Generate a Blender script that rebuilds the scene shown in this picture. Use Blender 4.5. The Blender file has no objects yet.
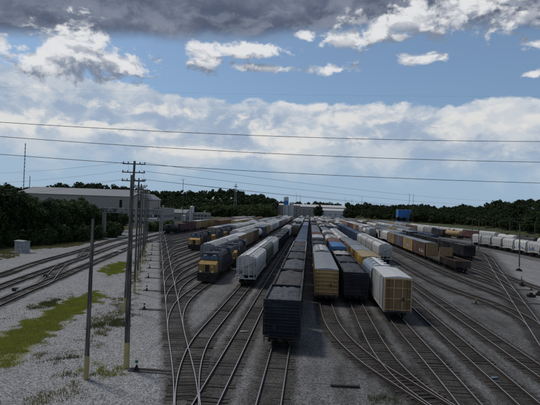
import bpy, math, random
import numpy as np
from mathutils import Vector, Matrix

random.seed(7); RNG = np.random.default_rng(7)
S = bpy.context.scene
COL = S.collection

# ------------------------------------------------------------------ camera model (540x405 photo)
F = 430.0; CAMZ = 12.2
YAW = math.atan2(40, 430); ROLL = math.radians(2.1); HY = 208.3

def ray(px, py):
    x = px - 270.0; y = 202.5 - py
    c, s = math.cos(ROLL), math.sin(ROLL)
    xx = x*c - y*s; yy = x*s + y*c
    P = math.atan2(HY - 202.5, F)
    cp, sp = math.cos(P), math.sin(P)
    Yd = F*cp - yy*sp; Z = F*sp + yy*cp
    c, s = math.cos(YAW), math.sin(YAW)
    return Vector((xx*c - Yd*s, xx*s + Yd*c, Z))

def g(px, py, z=0.0):
    """photo pixel -> point of the horizontal plane at height z"""
    r = ray(px, py); t = (z - CAMZ)/r.z
    return (r.x*t, r.y*t)

def at(px, py, Y):
    """photo pixel -> point at yard distance Y"""
    r = ray(px, py); t = Y/r.y
    return Vector((r.x*t, Y, CAMZ + r.z*t))

cam = bpy.data.cameras.new('camera'); camo = bpy.data.objects.new('camera', cam); COL.objects.link(camo)
fw = ray(270, 202.5).normalized(); rt = (ray(271, 202.5) - ray(270, 202.5)).normalized(); up = rt.cross(fw)
M = Matrix((rt, up, -fw)).transposed().to_4x4(); M.translation = (0, 0, CAMZ)
camo.matrix_world = M
cam.sensor_width = 36; cam.lens = F/540*36; cam.clip_start = 0.1; cam.clip_end = 9000
S.camera = camo

# ------------------------------------------------------------------ world: sky with clouds
SUN_AZ = math.radians(-62)      # from +Y towards +X (negative = left)
SUN_EL = math.radians(58)
W = bpy.data.worlds.new('World'); S.world = W; W.use_nodes = True
NT = W.node_tree; NT.nodes.clear()

class N:
    """tiny expression helper for node trees"""
    def __init__(s, nt): s.nt = nt
    def new(s, t, **kw):
        n = s.nt.nodes.new(t)
        for k, v in kw.items(): setattr(n, k, v)
        return n
    def put(s, sock, v):
        if hasattr(v, 'is_output') or isinstance(v, bpy.types.NodeSocket): s.nt.links.new(v, sock)
        else: sock.default_value = v
    def m(s, op, *a, clamp=False):
        n = s.new('ShaderNodeMath', operation=op); n.use_clamp = clamp
        for i, v in enumerate(a): s.put(n.inputs[i], v)
        return n.outputs[0]
    def vm(s, op, *a):
        n = s.new('ShaderNodeVectorMath', operation=op)
        for i, v in enumerate(a): s.put(n.inputs[i], v)
        return n.outputs[1] if op in ('LENGTH', 'DOT_PRODUCT', 'DISTANCE') else n.outputs[0]
    def ss(s, x, a, b, lo=0.0, hi=1.0):
        n = s.new('ShaderNodeMapRange', interpolation_type='SMOOTHSTEP')
        s.put(n.inputs['Value'], x); s.put(n.inputs['From Min'], a); s.put(n.inputs['From Max'], b)
        s.put(n.inputs['To Min'], lo); s.put(n.inputs['To Max'], hi); return n.outputs[0]
    def lin(s, x, a, b, lo=0.0, hi=1.0):
        n = s.new('ShaderNodeMapRange'); n.clamp = True
        s.put(n.inputs['Value'], x); s.put(n.inputs['From Min'], a); s.put(n.inputs['From Max'], b)
        s.put(n.inputs['To Min'], lo); s.put(n.inputs['To Max'], hi); return n.outputs[0]
    def xyz(s, x, y, z=0.0):
        n = s.new('ShaderNodeCombineXYZ')
        for i, v in enumerate((x, y, z)): s.put(n.inputs[i], v)
        return n.outputs[0]
    def sep(s, v):
        n = s.new('ShaderNodeSeparateXYZ'); s.put(n.inputs[0], v); return n.outputs
    def noise(s, v, scale, det=5.0, rough=.55, dist=0.0, col=False, lac=2.0):
        n = s.new('ShaderNodeTexNoise'); s.put(n.inputs['Vector'], v)
        s.put(n.inputs['Scale'], scale); n.inputs['Detail'].default_value = det
        n.inputs['Roughness'].default_value = rough; n.inputs['Distortion'].default_value = dist
        n.inputs['Lacunarity'].default_value = lac
        return n.outputs['Color'] if col else n.outputs['Fac']
    def vor(s, v, scale, feat='F1', out='Distance', rnd=1.0):
        n = s.new('ShaderNodeTexVoronoi', feature=feat); s.put(n.inputs['Vector'], v)
        s.put(n.inputs['Scale'], scale); n.inputs['Randomness'].default_value = rnd
        return n.outputs[out]
    def mix(s, f, a, b, blend='MIX'):
        n = s.new('ShaderNodeMix', data_type='RGBA', blend_type=blend)
        s.put(n.inputs[0], f)
        for sock, v in ((n.inputs[6], a), (n.inputs[7], b)):
            s.put(sock, v if not isinstance(v, tuple) else (v + (1,) if len(v) == 3 else v))
        return n.outputs[2]

n = N(NT)
tc = n.new('ShaderNodeTexCoord')
dv = n.sep(tc.outputs['Generated'])
az = n.m('ADD', n.m('ARCTAN2', dv[0], dv[1]), YAW)
hor = n.m('SQRT', n.m('ADD', n.m('MULTIPLY', dv[0], dv[0]), n.m('MULTIPLY', dv[1], dv[1])))
el = n.m('ARCTAN2', dv[2], hor)
def ang(px, py):
    r = ray(px, py); return math.atan2(r.x, r.y) + YAW, math.atan2(r.z, math.hypot(r.x, r.y))

A0 = n.xyz(az, el, 0.0)
P0 = n.vm('MULTIPLY', A0, (1.0, 1.5, 1.0))
warp = n.vm('SCALE', n.vm('SUBTRACT', n.noise(P0, 7.0, 2.0, .5, col=True), (.5, .5, .5)))
warp.node.inputs['Scale'].default_value = .08
Pw = n.vm('ADD', n.vm('ADD', P0, warp), (0.0, 0.0, 3.7))
Pl = n.vm('ADD', Pw, (-.010, .022, 0.0))               # towards the light: up and left
dens = n.noise(Pw, 7.5, 6.0, .57, lac=2.2)
dens2 = n.noise(Pl, 7.5, 4.0, .57, lac=2.2)
lit = n.ss(n.m('SUBTRACT', dens, dens2), -.06, .075)    # thinner towards the light = lit
rag = n.m('SUBTRACT', dens, .5)
# clouds as puffy blobs: field > 0 inside
def blobs(vec, lst):
    o = None
    for px, py, rx, ry in lst:
        a0, e0 = ang(px, py)
        v = n.new('ShaderNodeVectorMath', operation='MULTIPLY_ADD')
        n.put(v.inputs[0], vec); v.inputs[1].default_value = (F/rx, F/ry, 0); v.inputs[2].default_value = (-a0*F/rx, -e0*F/ry, 0)
        r = n.vm('LENGTH', v.outputs[0])
        o = r if o is None else n.m('MINIMUM', o, r)
    return n.m('SUBTRACT', 1.0, o)
CUM = [(80, 54, 48, 24), (44, 60, 30, 14), (114, 63, 34, 13), (205, 56, 18, 12), (246, 49, 42, 7), (268, 68, 30, 4),
       (304, 36, 10, 5), (348, 41, 22, 10), (335, 70, 26, 7), (423, 58, 24, 6), (537, 43, 22, 7), (2, 44, 11, 9), (537, 72, 10, 5),
       (415, 22, 58, 15), (470, 8, 66, 18), (520, 16, 56, 16), (382, 33, 26, 9)]
fine = n.m('SUBTRACT', n.noise(Pw, 34.0, 4.0, .6), .5)
cumf = n.m('ADD', n.m('ADD', blobs(A0, CUM), n.m('MULTIPLY', rag, 3.0)), n.m('MULTIPLY', fine, 2.6))
cumf_up = blobs(n.vm('ADD', A0, (-.012, .030, 0.0)), CUM)
cum_m = n.ss(cumf, -.08, .62)
# bank of cloud above the horizon
bank_d = n.m('SUBTRACT', n.m('ADD', n.m('SUBTRACT', .250, n.m('MULTIPLY', az, .030)), n.m('MULTIPLY', rag, .075)), el)
bank = n.m('MULTIPLY', n.ss(bank_d, 0.0, .009), n.ss(n.m('ADD', el, n.m('MULTIPLY', rag, .16)), .055, .135))
PUFF = [(25, 118, 52, 11), (245, 120, 50, 16), (300, 136, 100, 9), (455, 130, 36, 15), (110, 128, 75, 9), (380, 116, 70, 12),
        (530, 146, 28, 12), (160, 110, 60, 9), (215, 152, 70, 5), (60, 98, 90, 7), (330, 106, 60, 7), (500, 118, 50, 8)]
puffm = n.ss(n.m('ADD', blobs(A0, PUFF), n.m('MULTIPLY', rag, 4.6)), -.10, .62)
# deck overhead, broken further up; unseen part kept dark to dim blue skylight
iz = n.m('DIVIDE', 1.0, n.m('MAXIMUM', dv[2], .12))
deck_n = n.noise(n.vm('SCALE', tc.outputs['Generated']), .55, 4.0, .55)
deck_n.node.inputs['Vector'].links[0].from_node.inputs['Scale'].default_value = 1.0
NT.links.new(iz, deck_n.node.inputs['Vector'].links[0].from_node.inputs['Scale'])
deck_e = n.m('SUBTRACT', n.m('ADD', el, n.m('MULTIPLY', rag, .055)), n.m('SUBTRACT', n.m('MULTIPLY', n.ss(az, -.12, .30), .045), n.m('MINIMUM', n.m('MULTIPLY', n.m('MULTIPLY', az, az), .19), .09)))
deck = n.m('MULTIPLY', n.ss(deck_e, .356, .392), n.m('MAXIMUM', n.ss(el, .85, .60), n.ss(deck_n, .26, .40)))

sky = n.new('ShaderNodeTexSky', sky_type='NISHITA', sun_disc=False)
sky.sun_elevation = SUN_EL; sky.sun_rotation = SUN_AZ; sky.altitude = 200; sky.air_density = 1.0; sky.dust_density = 1.2; sky.ozone_density = 1.4
skyc = n.mix(1.0, sky.outputs[0], (.84, .97, 1.04), 'MULTIPLY')
K = 1.0
def c(r, gg, b): 
    f = lambda v: ((v/255+.055)/1.055)**2.4 if v > 10 else v/255/12.92
    return (f(r)*10, f(gg)*10, f(b)*10)
HAZE = c(158, 184, 210)
low = n.ss(el, .26, .06)
base = n.mix(n.lin(low, 0, 1, .22, .88), skyc, HAZE)
bank_sh = n.mix(n.ss(dens, .36, .60), c(158, 177, 201), c(200, 208, 217))
bank_c = n.mix(n.m('MULTIPLY', n.m('ADD', puffm, n.m('MULTIPLY', fine, .9), clamp=True), n.lin(lit, 0, 1, .30, 1.0)), bank_sh, c(229, 228, 226))
bank_c = n.mix(n.m('MULTIPLY', n.ss(bank_d, .040, .0), n.lin(lit, 0, 1, .15, .85)), bank_c, c(226, 228, 231))
o = n.mix(n.m('MULTIPLY', bank, .95), base, bank_c)
# deck
deck_c = n.mix(n.ss(dens, .36, .66), c(88, 98, 120), c(120, 129, 148))
deck_c = n.mix(n.m('MULTIPLY', n.ss(deck_e, .50, .38), n.lin(lit, 0, 1, .0, .18)), deck_c, c(190, 198, 210))
o = n.mix(deck, o, deck_c)
# separate cumulus: bright towards the light, grey underneath
grad = n.m('SUBTRACT', blobs(A0, CUM), cumf_up)
sh = n.m('ADD', n.m('MULTIPLY', grad, .55), n.m('ADD', n.m('MULTIPLY', n.m('SUBTRACT', lit, .5), .75), n.m('MULTIPLY', fine, -.7)))
cum_c = n.mix(n.ss(sh, -.62, .60), c(130, 142, 162), c(233, 234, 236))
o = n.mix(n.m('MULTIPLY', cum_m, .97), o, cum_c)
bg = n.new('ShaderNodeBackground'); n.put(bg.inputs[0], o); bg.inputs[1].default_value = 0.1
wo = n.new('ShaderNodeOutputWorld'); NT.links.new(bg.outputs[0], wo.inputs[0])

sun = bpy.data.lights.new('sun', 'SUN'); sun.energy = 1.7; sun.angle = math.radians(10); sun.color = (1, .94, .85)
so = bpy.data.objects.new('sun', sun); COL.objects.link(so)
sd = Vector((math.sin(SUN_AZ)*math.cos(SUN_EL), math.cos(SUN_AZ)*math.cos(SUN_EL), math.sin(SUN_EL)))
so.rotation_euler = sd.to_track_quat('Z', 'Y').to_euler(); so.location = (0, 0, 60)
S.view_settings.view_transform = 'Standard'; S.view_settings.look = 'None'
S.view_settings.exposure = -0.10; S.view_settings.gamma = 1.0
W.cycles.sampling_method = 'MANUAL'; W.cycles.sample_map_resolution = 256
S.render.engine = 'CYCLES'
S.render.resolution_x = 1024; S.render.resolution_y = 768
#==PART2==
# ------------------------------------------------------------------ helpers: meshes, objects, materials
class MB:
    """collects shapes; build() makes ONE mesh"""
    def __init__(s): s.v = []; s.f = []
    def quadmesh(s, vs, fs):
        o = len(s.v); s.v += [tuple(p) for p in vs]; s.f += [tuple(i + o for i in q) for q in fs]; return s
    def box(s, x0, x1, y0, y1, z0, z1):
        return s.quadmesh([(x0, y0, z0), (x1, y0, z0), (x1, y1, z0), (x0, y1, z0), (x0, y0, z1), (x1, y0, z1), (x1, y1, z1), (x0, y1, z1)],
                          [(0, 3, 2, 1), (4, 5, 6, 7), (0, 1, 5, 4), (1, 2, 6, 5), (2, 3, 7, 6), (3, 0, 4, 7)])
    def hexa(s, b, t):
        return s.quadmesh(list(b) + list(t), [(0, 3, 2, 1), (4, 5, 6, 7), (0, 1, 5, 4), (1, 2, 6, 5), (2, 3, 7, 6), (3, 0, 4, 7)])
    def prism_y(s, prof, y0, y1):
        """profile [(x,z)] counter-clockwise seen from -Y, extruded along Y"""
        k = len(prof)
        vs = [(x, y0, z) for x, z in prof] + [(x, y1, z) for x, z in prof]
        return s.quadmesh(vs, [tuple(range(k)), tuple(range(2*k - 1, k - 1, -1))] + [(i, i + k, (i + 1) % k + k, (i + 1) % k) for i in range(k)])
    def prism_x(s, prof, x0, x1):
        """profile [(y,z)] extruded along X"""
        k = len(prof)
        vs = [(x0, y, z) for y, z in prof] + [(x1, y, z) for y, z in prof]
        return s.quadmesh(vs, [tuple(range(k - 1, -1, -1)), tuple(range(k, 2*k))] + [(i, (i + 1) % k, (i + 1) % k + k, i + k) for i in range(k)])
    def tube(s, p0, p1, r0, r1=None, k=6, caps=True):
        r1 = r0 if r1 is None else r1
        p0, p1 = Vector(p0), Vector(p1); d = (p1 - p0).normalized()
        a = d.orthogonal().normalized(); b = d.cross(a)
        vs = []
        for p, r in ((p0, r0), (p1, r1)):
            for i in range(k):
                t = 2*math.pi*i/k; vs.append(p + (a*math.cos(t) + b*math.sin(t))*r)
        fs = [(i, (i + 1) % k, (i + 1) % k + k, i + k) for i in range(k)]
        if caps: fs += [tuple(range(k - 1, -1, -1)), tuple(range(k, 2*k))]
        return s.quadmesh(vs, fs)
    def path(s, pts, r, k=5):
        for a, b in zip(pts[:-1], pts[1:]): s.tube(a, b, r, r, k)
        return s
    def lathe_y(s, prof, cx, cz, k=20):
        """profile [(y,r)] revolved about a Y axis at (cx,cz)"""
        vs = []; m = len(prof)
        for y, r in prof:
            for i in range(k):
                t = 2*math.pi*i/k; vs.append((cx + r*math.cos(t), y, cz + r*math.sin(t)))
        fs = [(j*k + i, (j + 1)*k + i, (j + 1)*k + (i + 1) % k, j*k + (i + 1) % k) for j in range(m - 1) for i in range(k)]
        return s.quadmesh(vs, fs)
    def lathe_z(s, prof, cx, cy, k=16):
        vs = []; m = len(prof)
        for z, r in prof:
            for i in range(k):
                t = 2*math.pi*i/k; vs.append((cx + r*math.cos(t), cy + r*math.sin(t), z))
        fs = [(j*k + i, j*k + (i + 1) % k, (j + 1)*k + (i + 1) % k, (j + 1)*k + i) for j in range(m - 1) for i in range(k)]
        return s.quadmesh(vs, fs)
    def mesh(s, name, smooth=False):
        me = bpy.data.meshes.new(name); me.from_pydata(s.v, [], s.f); me.update()
        if smooth: me.polygons.foreach_set('use_smooth', [True]*len(me.polygons))
        me.materials.append(None)
        return me

def npmesh(name, v, f, attrs=None):
    """fast mesh from numpy arrays; f is (m,3) or (m,4)"""
    me = bpy.data.meshes.new(name); v = np.asarray(v, np.float32); f = np.asarray(f, np.int32)
    k = f.shape[1]
    me.vertices.add(len(v)); me.vertices.foreach_set('co', v.ravel())
    me.loops.add(f.size); me.loops.foreach_set('vertex_index', f.ravel())
    me.polygons.add(len(f)); me.polygons.foreach_set('loop_start', np.arange(0, f.size, k, dtype=np.int32))
    me.update(calc_edges=True); me.validate()
    for nm, arr in (attrs or {}).items():
        a = me.attributes.new(nm, 'FLOAT', 'POINT'); a.data.foreach_set('value', np.asarray(arr, np.float32))
    me.materials.append(None)
    return me

def link(name, me, mat, parent=None, loc=None, rot=None):
    o = bpy.data.objects.new(name, me); COL.objects.link(o)
    if me is not None and mat is not None:
        o.material_slots[0].link = 'OBJECT'; o.material_slots[0].material = mat
    if parent: o.parent = parent
    if loc is not None: o.location = loc
    if rot is not None: o.rotation_euler = rot
    return o

LABELS = {}
def tag(o, label, cat, group=None):
    o['label'] = label; o['category'] = cat
    if group: o['group'] = group
    LABELS.setdefault(label, []).append(o.name)
    return o
def thing(name, label, cat, loc=(0, 0, 0), rz=0.0, group=None):
    o = link(name, None, None, None, loc, (0, 0, rz)); return tag(o, label, cat, group)
def struct(name, me, mat, parent=None):
    o = link(name, me, mat, parent)
    if parent is None: o['kind'] = 'structure'
    return o

MATS = {}
def newmat(name):
    m = bpy.data.materials.new(name); m.use_nodes = True; m.node_tree.nodes.clear()
    n = N(m.node_tree); b = n.new('ShaderNodeBsdfPrincipled'); o = n.new('ShaderNodeOutputMaterial')
    m.node_tree.links.new(b.outputs[0], o.inputs[0]); MATS[name] = m
    return m, n, b
def bump(n, b, h, strength=.4, dist=.02):
    bp = n.new('ShaderNodeBump'); bp.inputs['Strength'].default_value = strength; bp.inputs['Distance'].default_value = dist
    n.put(bp.inputs['Height'], h); n.put(b.inputs['Normal'], bp.outputs[0])
def ocoord(n):
    t = n.new('ShaderNodeTexCoord').outputs['Object']; oi = n.new('ShaderNodeObjectInfo').outputs['Random']
    off = n.xyz(n.m('MULTIPLY', oi, 37.0), n.m('MULTIPLY', oi, 91.0), n.m('MULTIPLY', oi, 13.0))
    return n.vm('ADD', t, off), oi

def paint(name, col, rough=.6, dirt=.45, dcol=(.075, .058, .045), metal=0.0, spec=.35, pale=.12):
    """weathered painted steel: fading, streaks running down, blotches of grime"""
    m, n, b = newmat(name)
    p, oi = ocoord(n)
    st = n.noise(n.vm('MULTIPLY', p, (2.6, 2.6, .35)), 1.6, 5.0, .65)
    bl = n.noise(p, .9, 5.0, .6)
    fd = n.noise(p, .35, 3.0, .5)
    cc = n.mix(n.ss(fd, .4, .7), col, tuple(min(1, v*(1 - pale) + .30*pale + .02) for v in col))
    hs = n.new('ShaderNodeHueSaturation'); n.put(hs.inputs['Color'], cc); n.put(hs.inputs['Value'], n.lin(oi, 0, 1, .78, 1.16)); hs.inputs['Saturation'].default_value = .95
    f = n.m('MULTIPLY', n.m('MAXIMUM', n.ss(st, .50, .78), n.ss(bl, .52, .80)), dirt)
    cc = n.mix(f, hs.outputs[0], dcol)
    n.put(b.inputs['Base Color'], cc); b.inputs['Metallic'].default_value = metal
    n.put(b.inputs['Roughness'], n.lin(bl, .3, .7, rough - .1, rough + .15)); b.inputs['Specular IOR Level'].default_value = spec
    bump(n, b, bl, .12, .03)
    return m
def flat(name, col, rough=.7, metal=0.0, var=.2, scale=3.0):
    m, n, b = newmat(name); p, oi = ocoord(n)
    k = n.noise(p, scale, 4.0, .6)
    n.put(b.inputs['Base Color'], n.mix(n.ss(k, .3, .7), tuple(v*(1 - var) for v in col), tuple(min(1, v*(1 + var)) for v in col)))
    b.inputs['Roughness'].default_value = rough; b.inputs['Metallic'].default_value = metal; b.inputs['Specular IOR Level'].default_value = .3
    return m

PAINT = dict(navy=(.010, .014, .026), black=(.014, .014, .016), white=(.62, .62, .60), grey=(.30, .31, .32), pale_grey=(.44, .45, .45),
             tan=(.40, .26, .11), brown=(.135, .068, .040), rust=(.17, .072, .040), dark_red=(.095, .030, .028), blue=(.030, .065, .150),
             bright_blue=(.06, .21, .46), yellow=(.58, .36, .05), olive=(.125, .115, .065), green=(.06, .085, .06), dark_brown=(.045, .032, .025),
             steel_blue=(.17, .23, .30))
for k, v in PAINT.items(): paint('paint_' + k, v, dirt=.55 if k in ('white', 'pale_grey', 'grey', 'tan', 'yellow') else .35)
paint('end_tan', (.44, .28, .10), dirt=.5, pale=.02, dcol=(.10, .055, .035))
paint('end_plate', (.24, .15, .06), dirt=.6, dcol=(.08, .045, .03), pale=.02)  # end tan darkened: shade of the recesses put into the colour, plus rust
paint('roof_silver', (.36, .39, .42), rough=.5, dirt=.45, metal=.25, dcol=(.14, .12, .10))
paint('roof_white', (.66, .67, .68), rough=.5, dirt=.40, dcol=(.20, .18, .16))
paint('roof_tan', (.46, .36, .20), rough=.6, dirt=.4)
paint('roof_red', (.22, .10, .075), rough=.6, dirt=.4)
paint('roof_blue', (.09, .28, .60), rough=.55, dirt=.25)
paint('roof_dull_blue', (.10, .15, .24), rough=.5, dirt=.35)
paint('roof_dark', (.07, .072, .078), rough=.55, dirt=.4)
flat('steel_dark', (.022, .020, .019), .65)
flat('wheel_steel', (.035, .030, .028), .5, .4)
flat('grab_iron', (.045, .042, .04), .6)
flat('lettering_yellow', (.55, .40, .08), .6)
flat('lettering_white', (.55, .55, .55), .6)
flat('glass_dark', (.02, .03, .045), .08)
flat('lamp_lens', (.70, .68, .60), .2)

def coalmat(name, lo, hi):
    m, n, b = newmat(name); p, oi = ocoord(n)
    v = n.vor(p, 4.2, out='Color'); d = n.vor(p, 4.2); k = n.noise(p, .8, 5, .6)
    f = n.m('MULTIPLY', n.sep(v)[0], n.ss(k, .25, .75, .5, 1.0))
    n.put(b.inputs['Base Color'], n.mix(f, lo, hi)); b.inputs['Roughness'].default_value = .55
    bump(n, b, d, .9, .12); return m
coalmat('coal', (.010, .010, .011), (.062, .063, .068))
coalmat('coal_grey', (.025, .027, .032), (.12, .127, .145))  # lighter bluish coal: sheen of the sky put into its colour
coalmat('coal_brown', (.02, .016, .014), (.085, .066, .055))
coalmat('lime_load', (.25, .25, .24), (.62, .62, .60))

# ------------------------------------------------------------------ tracks
def smooth_line(pts, step=1.2):
    P = [Vector((p[0], p[1])) for p in pts]; out = []
    for i in range(len(P) - 1):
        p0 = P[i - 1] if i else P[0]*2 - P[1]; p1, p2 = P[i], P[i + 1]; p3 = P[i + 2] if i + 2 < len(P) else P[-1]*2 - P[-2]
        L = (p2 - p1).length
        straight = abs((p1 - p0).normalized().cross((p2 - p1).normalized())) < 1e-3 and abs((p3 - p2).normalized().cross((p2 - p1).normalized())) < 1e-3
        k = max(1, int(L/step)) if not straight else max(1, int(L/60))
        t1 = (p2 - p0)/max(.01, (p2 - p0).length)*L; t2 = (p3 - p1)/max(.01, (p3 - p1).length)*L
        for j in range(k):
            t = j/k; h = t*t*t; q = t*t
            out.append(p1*(2*h - 3*q + 1) + t1*(h - 2*q + t) + p2*(-2*h + 3*q) + t2*(h - q))
    out.append(P[-1]); return out

class Line:
    def __init__(s, pts, step=1.2):
        s.p = smooth_line(pts, step); s.L = [0.0]
        for a, b in zip(s.p[:-1], s.p[1:]): s.L.append(s.L[-1] + (b - a).length)
    def at(s, d):
        d = min(max(d, 0), s.L[-1] - 1e-4); i = int(np.searchsorted(s.L, d, 'right')) - 1; i = min(i, len(s.p) - 2)
        t = (d - s.L[i])/max(1e-6, s.L[i + 1] - s.L[i]); return s.p[i].lerp(s.p[i + 1], t), (s.p[i + 1] - s.p[i]).normalized()
    def d_at_y(s, y):
        for i in range(len(s.p) - 1):
            y0, y1 = s.p[i].y, s.p[i + 1].y
            if min(y0, y1) <= y <= max(y0, y1) and y0 != y1: return s.L[i] + (y - y0)/(y1 - y0)*(s.L[i + 1] - s.L[i])
        return 0.0

FAR = 560
TR = {}     # name -> Line
lad = lambda y: -7.1 - .362*(y - 25.9)
rad = lambda y: 24.4 + .333*(y - 47.6)
TR['Lladder'] = Line([(-5.9, 6), (-5.9, 13), (-6.15, 20), (lad(25.9), 25.9), (lad(40), 40), (lad(70), 70), (lad(110), 110), (lad(150), 150), (lad(163), 163), (-60.0, 178), (-60.6, 195), (-60.7, FAR)])
LX = [-9.4, -15.8, -19.6, -23.3, -27.0, -30.8, -34.5, -38.2, -42.0, -45.7, -49.4, -53.1, -56.9]
for x in LX:
    yl = 25.9 + (-7.1 - x)/.362
    TR['L%.1f' % x] = Line([(lad(yl - 9) - .362*(t - t*t/36), yl - 9 + t) for t in (0, 3, 6, 9, 12, 15, 18)] + [(x, yl + 14), (x, yl + 22), (x, FAR)])
TR['T-5.9'] = Line([(-5.9, 4), (-5.9, 30), (-5.9, FAR)])
TR['T-2.1'] = Line([(-2.1, 4), (-2.1, 30), (-2.1, FAR)])
TR['T2.5'] = Line([(14.2, 17), (11.3, 22.5), (7.7, 30), (4.95, 36.3), (3.05, 44.5), (2.5, 54), (2.5, 64), (2.5, FAR)])
TR['T6.4'] = Line([(14.3, 17), (11.5, 22.4), (9.2, 27.2), (7.5, 31.8), (6.65, 37.5), (6.45, 45), (6.45, 55), (6.45, FAR)])
TR['T10.2'] = Line([(10.6, 8), (10.6, 29), (10.5, 36), (10.25, 45), (10.2, 55), (10.2, FAR)])
TR['T14.4'] = Line([(14.6, 8), (14.55, 30), (14.4, 42), (14.3, 60), (14.3, FAR)])
TR['T18.3'] = Line([(18.6, 8), (18.5, 40), (18.3, 60), (18.1, 90), (18.0, FAR)])
TR['Rladder'] = Line([(18.65, 20), (18.9, 28), (20.0, 34), (rad(42), 42), (rad(60), 60), (rad(100), 100), (rad(140), 140), (57.3, 152), (58.2, 166), (58.3, FAR)])
TR['T22.5'] = Line([(rad(43), 43), (rad(47), 47), (25.3, 50.3), (26.1, 54), (26.2, 58.5), (25.7, 63.5), (24.5, 68.5), (23.2, 75.5), (22.6, 84), (22.5, 98), (22.5, FAR)])
TR['T28.4'] = Line([(rad(57), 57), (rad(60.5), 60.5), (29.9, 64.5), (30.2, 69), (29.6, 76), (28.9, 85), (28.5, 100), (28.4, 115), (28.4, FAR)])
TR['T32.2'] = Line([(rad(70), 70), (rad(73), 73), (33.5, 77.5), (33.2, 84), (32.5, 91), (32.2, 100), (32.2, FAR)])
for x in (36.3, 40.0, 43.5, 47.6, 52.6):
    yl = 47.6 + (x - 24.4)/.333
    TR['R%.1f' % x] = Line([(rad(yl - 9) + .333*(t - t*t/36), yl - 9 + t) for t in (0, 3, 6, 9, 12, 15, 18)] + [(x, yl + 14), (x, yl + 22), (x, FAR)])
TR['G'] = Line([(43.5, 20), (42.0, 40), (40.5, 60), (40.0, 78), (40.3, 90), (rad(99), 99), (rad(103), 103)])
TR['H'] = Line([(76, 70), (74, 95), (72.2, 112), (71.1, 138), (70.4, 158), (69.2, 178), (66.8, 205), (65, 235), (64, 280), (64, FAR)])
TR['J'] = Line([(88, 190), (83, 212), (78, 226), (72.5, 242), (70, 262), (69, 300), (69, FAR)])
TR['K'] = Line([(99, 110), (97, 150), (93, 190), (86, 232), (80, 270), (76, 330), (75, FAR)])
m1 = [g(-30, 285), g(0, 275.8), g(40, 262.2), g(80, 251)]
m2 = [g(-30, 299), g(0, 287.4), g(40, 272.8), g(80, 258.8)]
m3 = [g(-30, 317), g(9, 299), g(40, 285.5), g(80, 268.5)]
ext = lambda p: p + [(-61.5, 128), (-65.2, 160), (-68.5, 200), (-72, 260), (-74, 340), (-75, FAR)]
TR['M1'] = Line(ext([p for p in m1]))
TR['M2'] = Line([p for p in m2] + [(-55.0, 122), (-59.2, 160), (-63.2, 200), (-67.2, 260), (-69.4, 340), (-70.4, FAR)])
TR['M3'] = Line([p for p in m3] + [(-48.8, 115), (-53.6, 150), (-58.4, 190), (-62.6, 255), (-64.8, 340), (-65.8, FAR)])
def along(nm, y): return tuple(TR[nm].at(TR[nm].d_at_y(y))[0])
TR['X23'] = Line([along('M3', 56), along('M3', 60), tuple(Vector(along('M3', 68)).lerp(Vector(along('M2', 68)), .45)), along('M2', 78), along('M2', 82)])
TR['X12'] = Line([along('M2', 84), along('M2', 89), tuple(Vector(along('M2', 99)).lerp(Vector(along('M1', 99)), .5)), along('M1', 110), along('M1', 115)])

# ------------------------------------------------------------------ ground: one sheet to the horizon
def table(pts):
    r = []
    for px, py in pts:
        x, y = g(px, py); r.append((math.atan2(x, y), math.hypot(x, y)))
    return np.array(sorted(r))
RF = table([(350, 217.3), (375, 219.5), (400, 221.5), (450, 224.6), (500, 230), (540, 236), (575, 243)])
RF = np.vstack([RF, [[RF[-1, 0] + .25, 190], [RF[-1, 0] + .8, 150]]])
aL = lambda px: math.atan2(ray(px, 200).x, ray(px, 200).y)
def sstep(t): t = np.clip(t, 0, 1); return t*t*(3 - 2*t)
def terrain(x, y):
    x = np.asarray(x, float); y = np.asarray(y, float)
    th = np.arctan2(x, y); r = np.hypot(x, y)
    Rr = np.interp(th, RF[:, 0], RF[:, 1])
    h = (14 + 7*sstep((th - aL(470))/.2) + 2.5*np.sin(th*19))*sstep((r - Rr)/110)*sstep((th - aL(338))/.05)*(th < 2.6)
    wl = sstep((th - aL(-60))/.1)*(1 - sstep((th - aL(255))/.09))
    h = h + 21*sstep((r - 520)/120)*wl*(1 + .12*np.sin(th*23))
    h = h + 5*sstep((r - 950)/250)
    return h
fx = np.arange(-84, 92, .7); fy = np.arange(18, 120, .7)
def grow(a, d, end, k=1.13):
    o = []
    while abs(a) < abs(end): d *= k; a += d; o.append(a)
    return o
xs = np.array(grow(-84, -.7, -4500)[::-1] + list(fx) + grow(fx[-1], .7, 4500))
ys = np.array([-600, -250, -120, -60, -30, -12, 0, 8, 13] + list(fy) + grow(fy[-1], .7, 6000, 1.06))
gx, gy = np.meshgrid(xs, ys); vx = gx.ravel(); vy = gy.ravel()
vz = terrain(vx, vy)
bed = np.full(len(vx), 99.0)
core = np.where((np.abs(vx) < 110) & (vy < 620) & (vy > 0))[0]
px_, py_ = vx[core], vy[core]; dd = np.full(len(core), 99.0)
for nm, L in TR.items():
    for a, b in zip(L.p[:-1], L.p[1:]):
        ab = b - a; l2 = ab.length_squared
        if l2 < 1e-8: continue
        if l2 < 400: sel = np.where((px_ > min(a.x, b.x) - 4) & (px_ < max(a.x, b.x) + 4) & (py_ > min(a.y, b.y) - 4) & (py_ < max(a.y, b.y) + 4))[0]
        else: sel = np.where((px_ > min(a.x, b.x) - 4) & (px_ < max(a.x, b.x) + 4))[0]
        if not len(sel): continue
        t = np.clip(((px_[sel] - a.x)*ab.x + (py_[sel] - a.y)*ab.y)/l2, 0, 1)
        dist = np.hypot(px_[sel] - a.x - t*ab.x, py_[sel] - a.y - t*ab.y)
        dd[sel] = np.minimum(dd[sel], dist)
bed[core] = dd
bedv = 1 - sstep((bed - 1.0)/1.1)
ladx = -7.1 - .362*(vy - 25.9)
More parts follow.
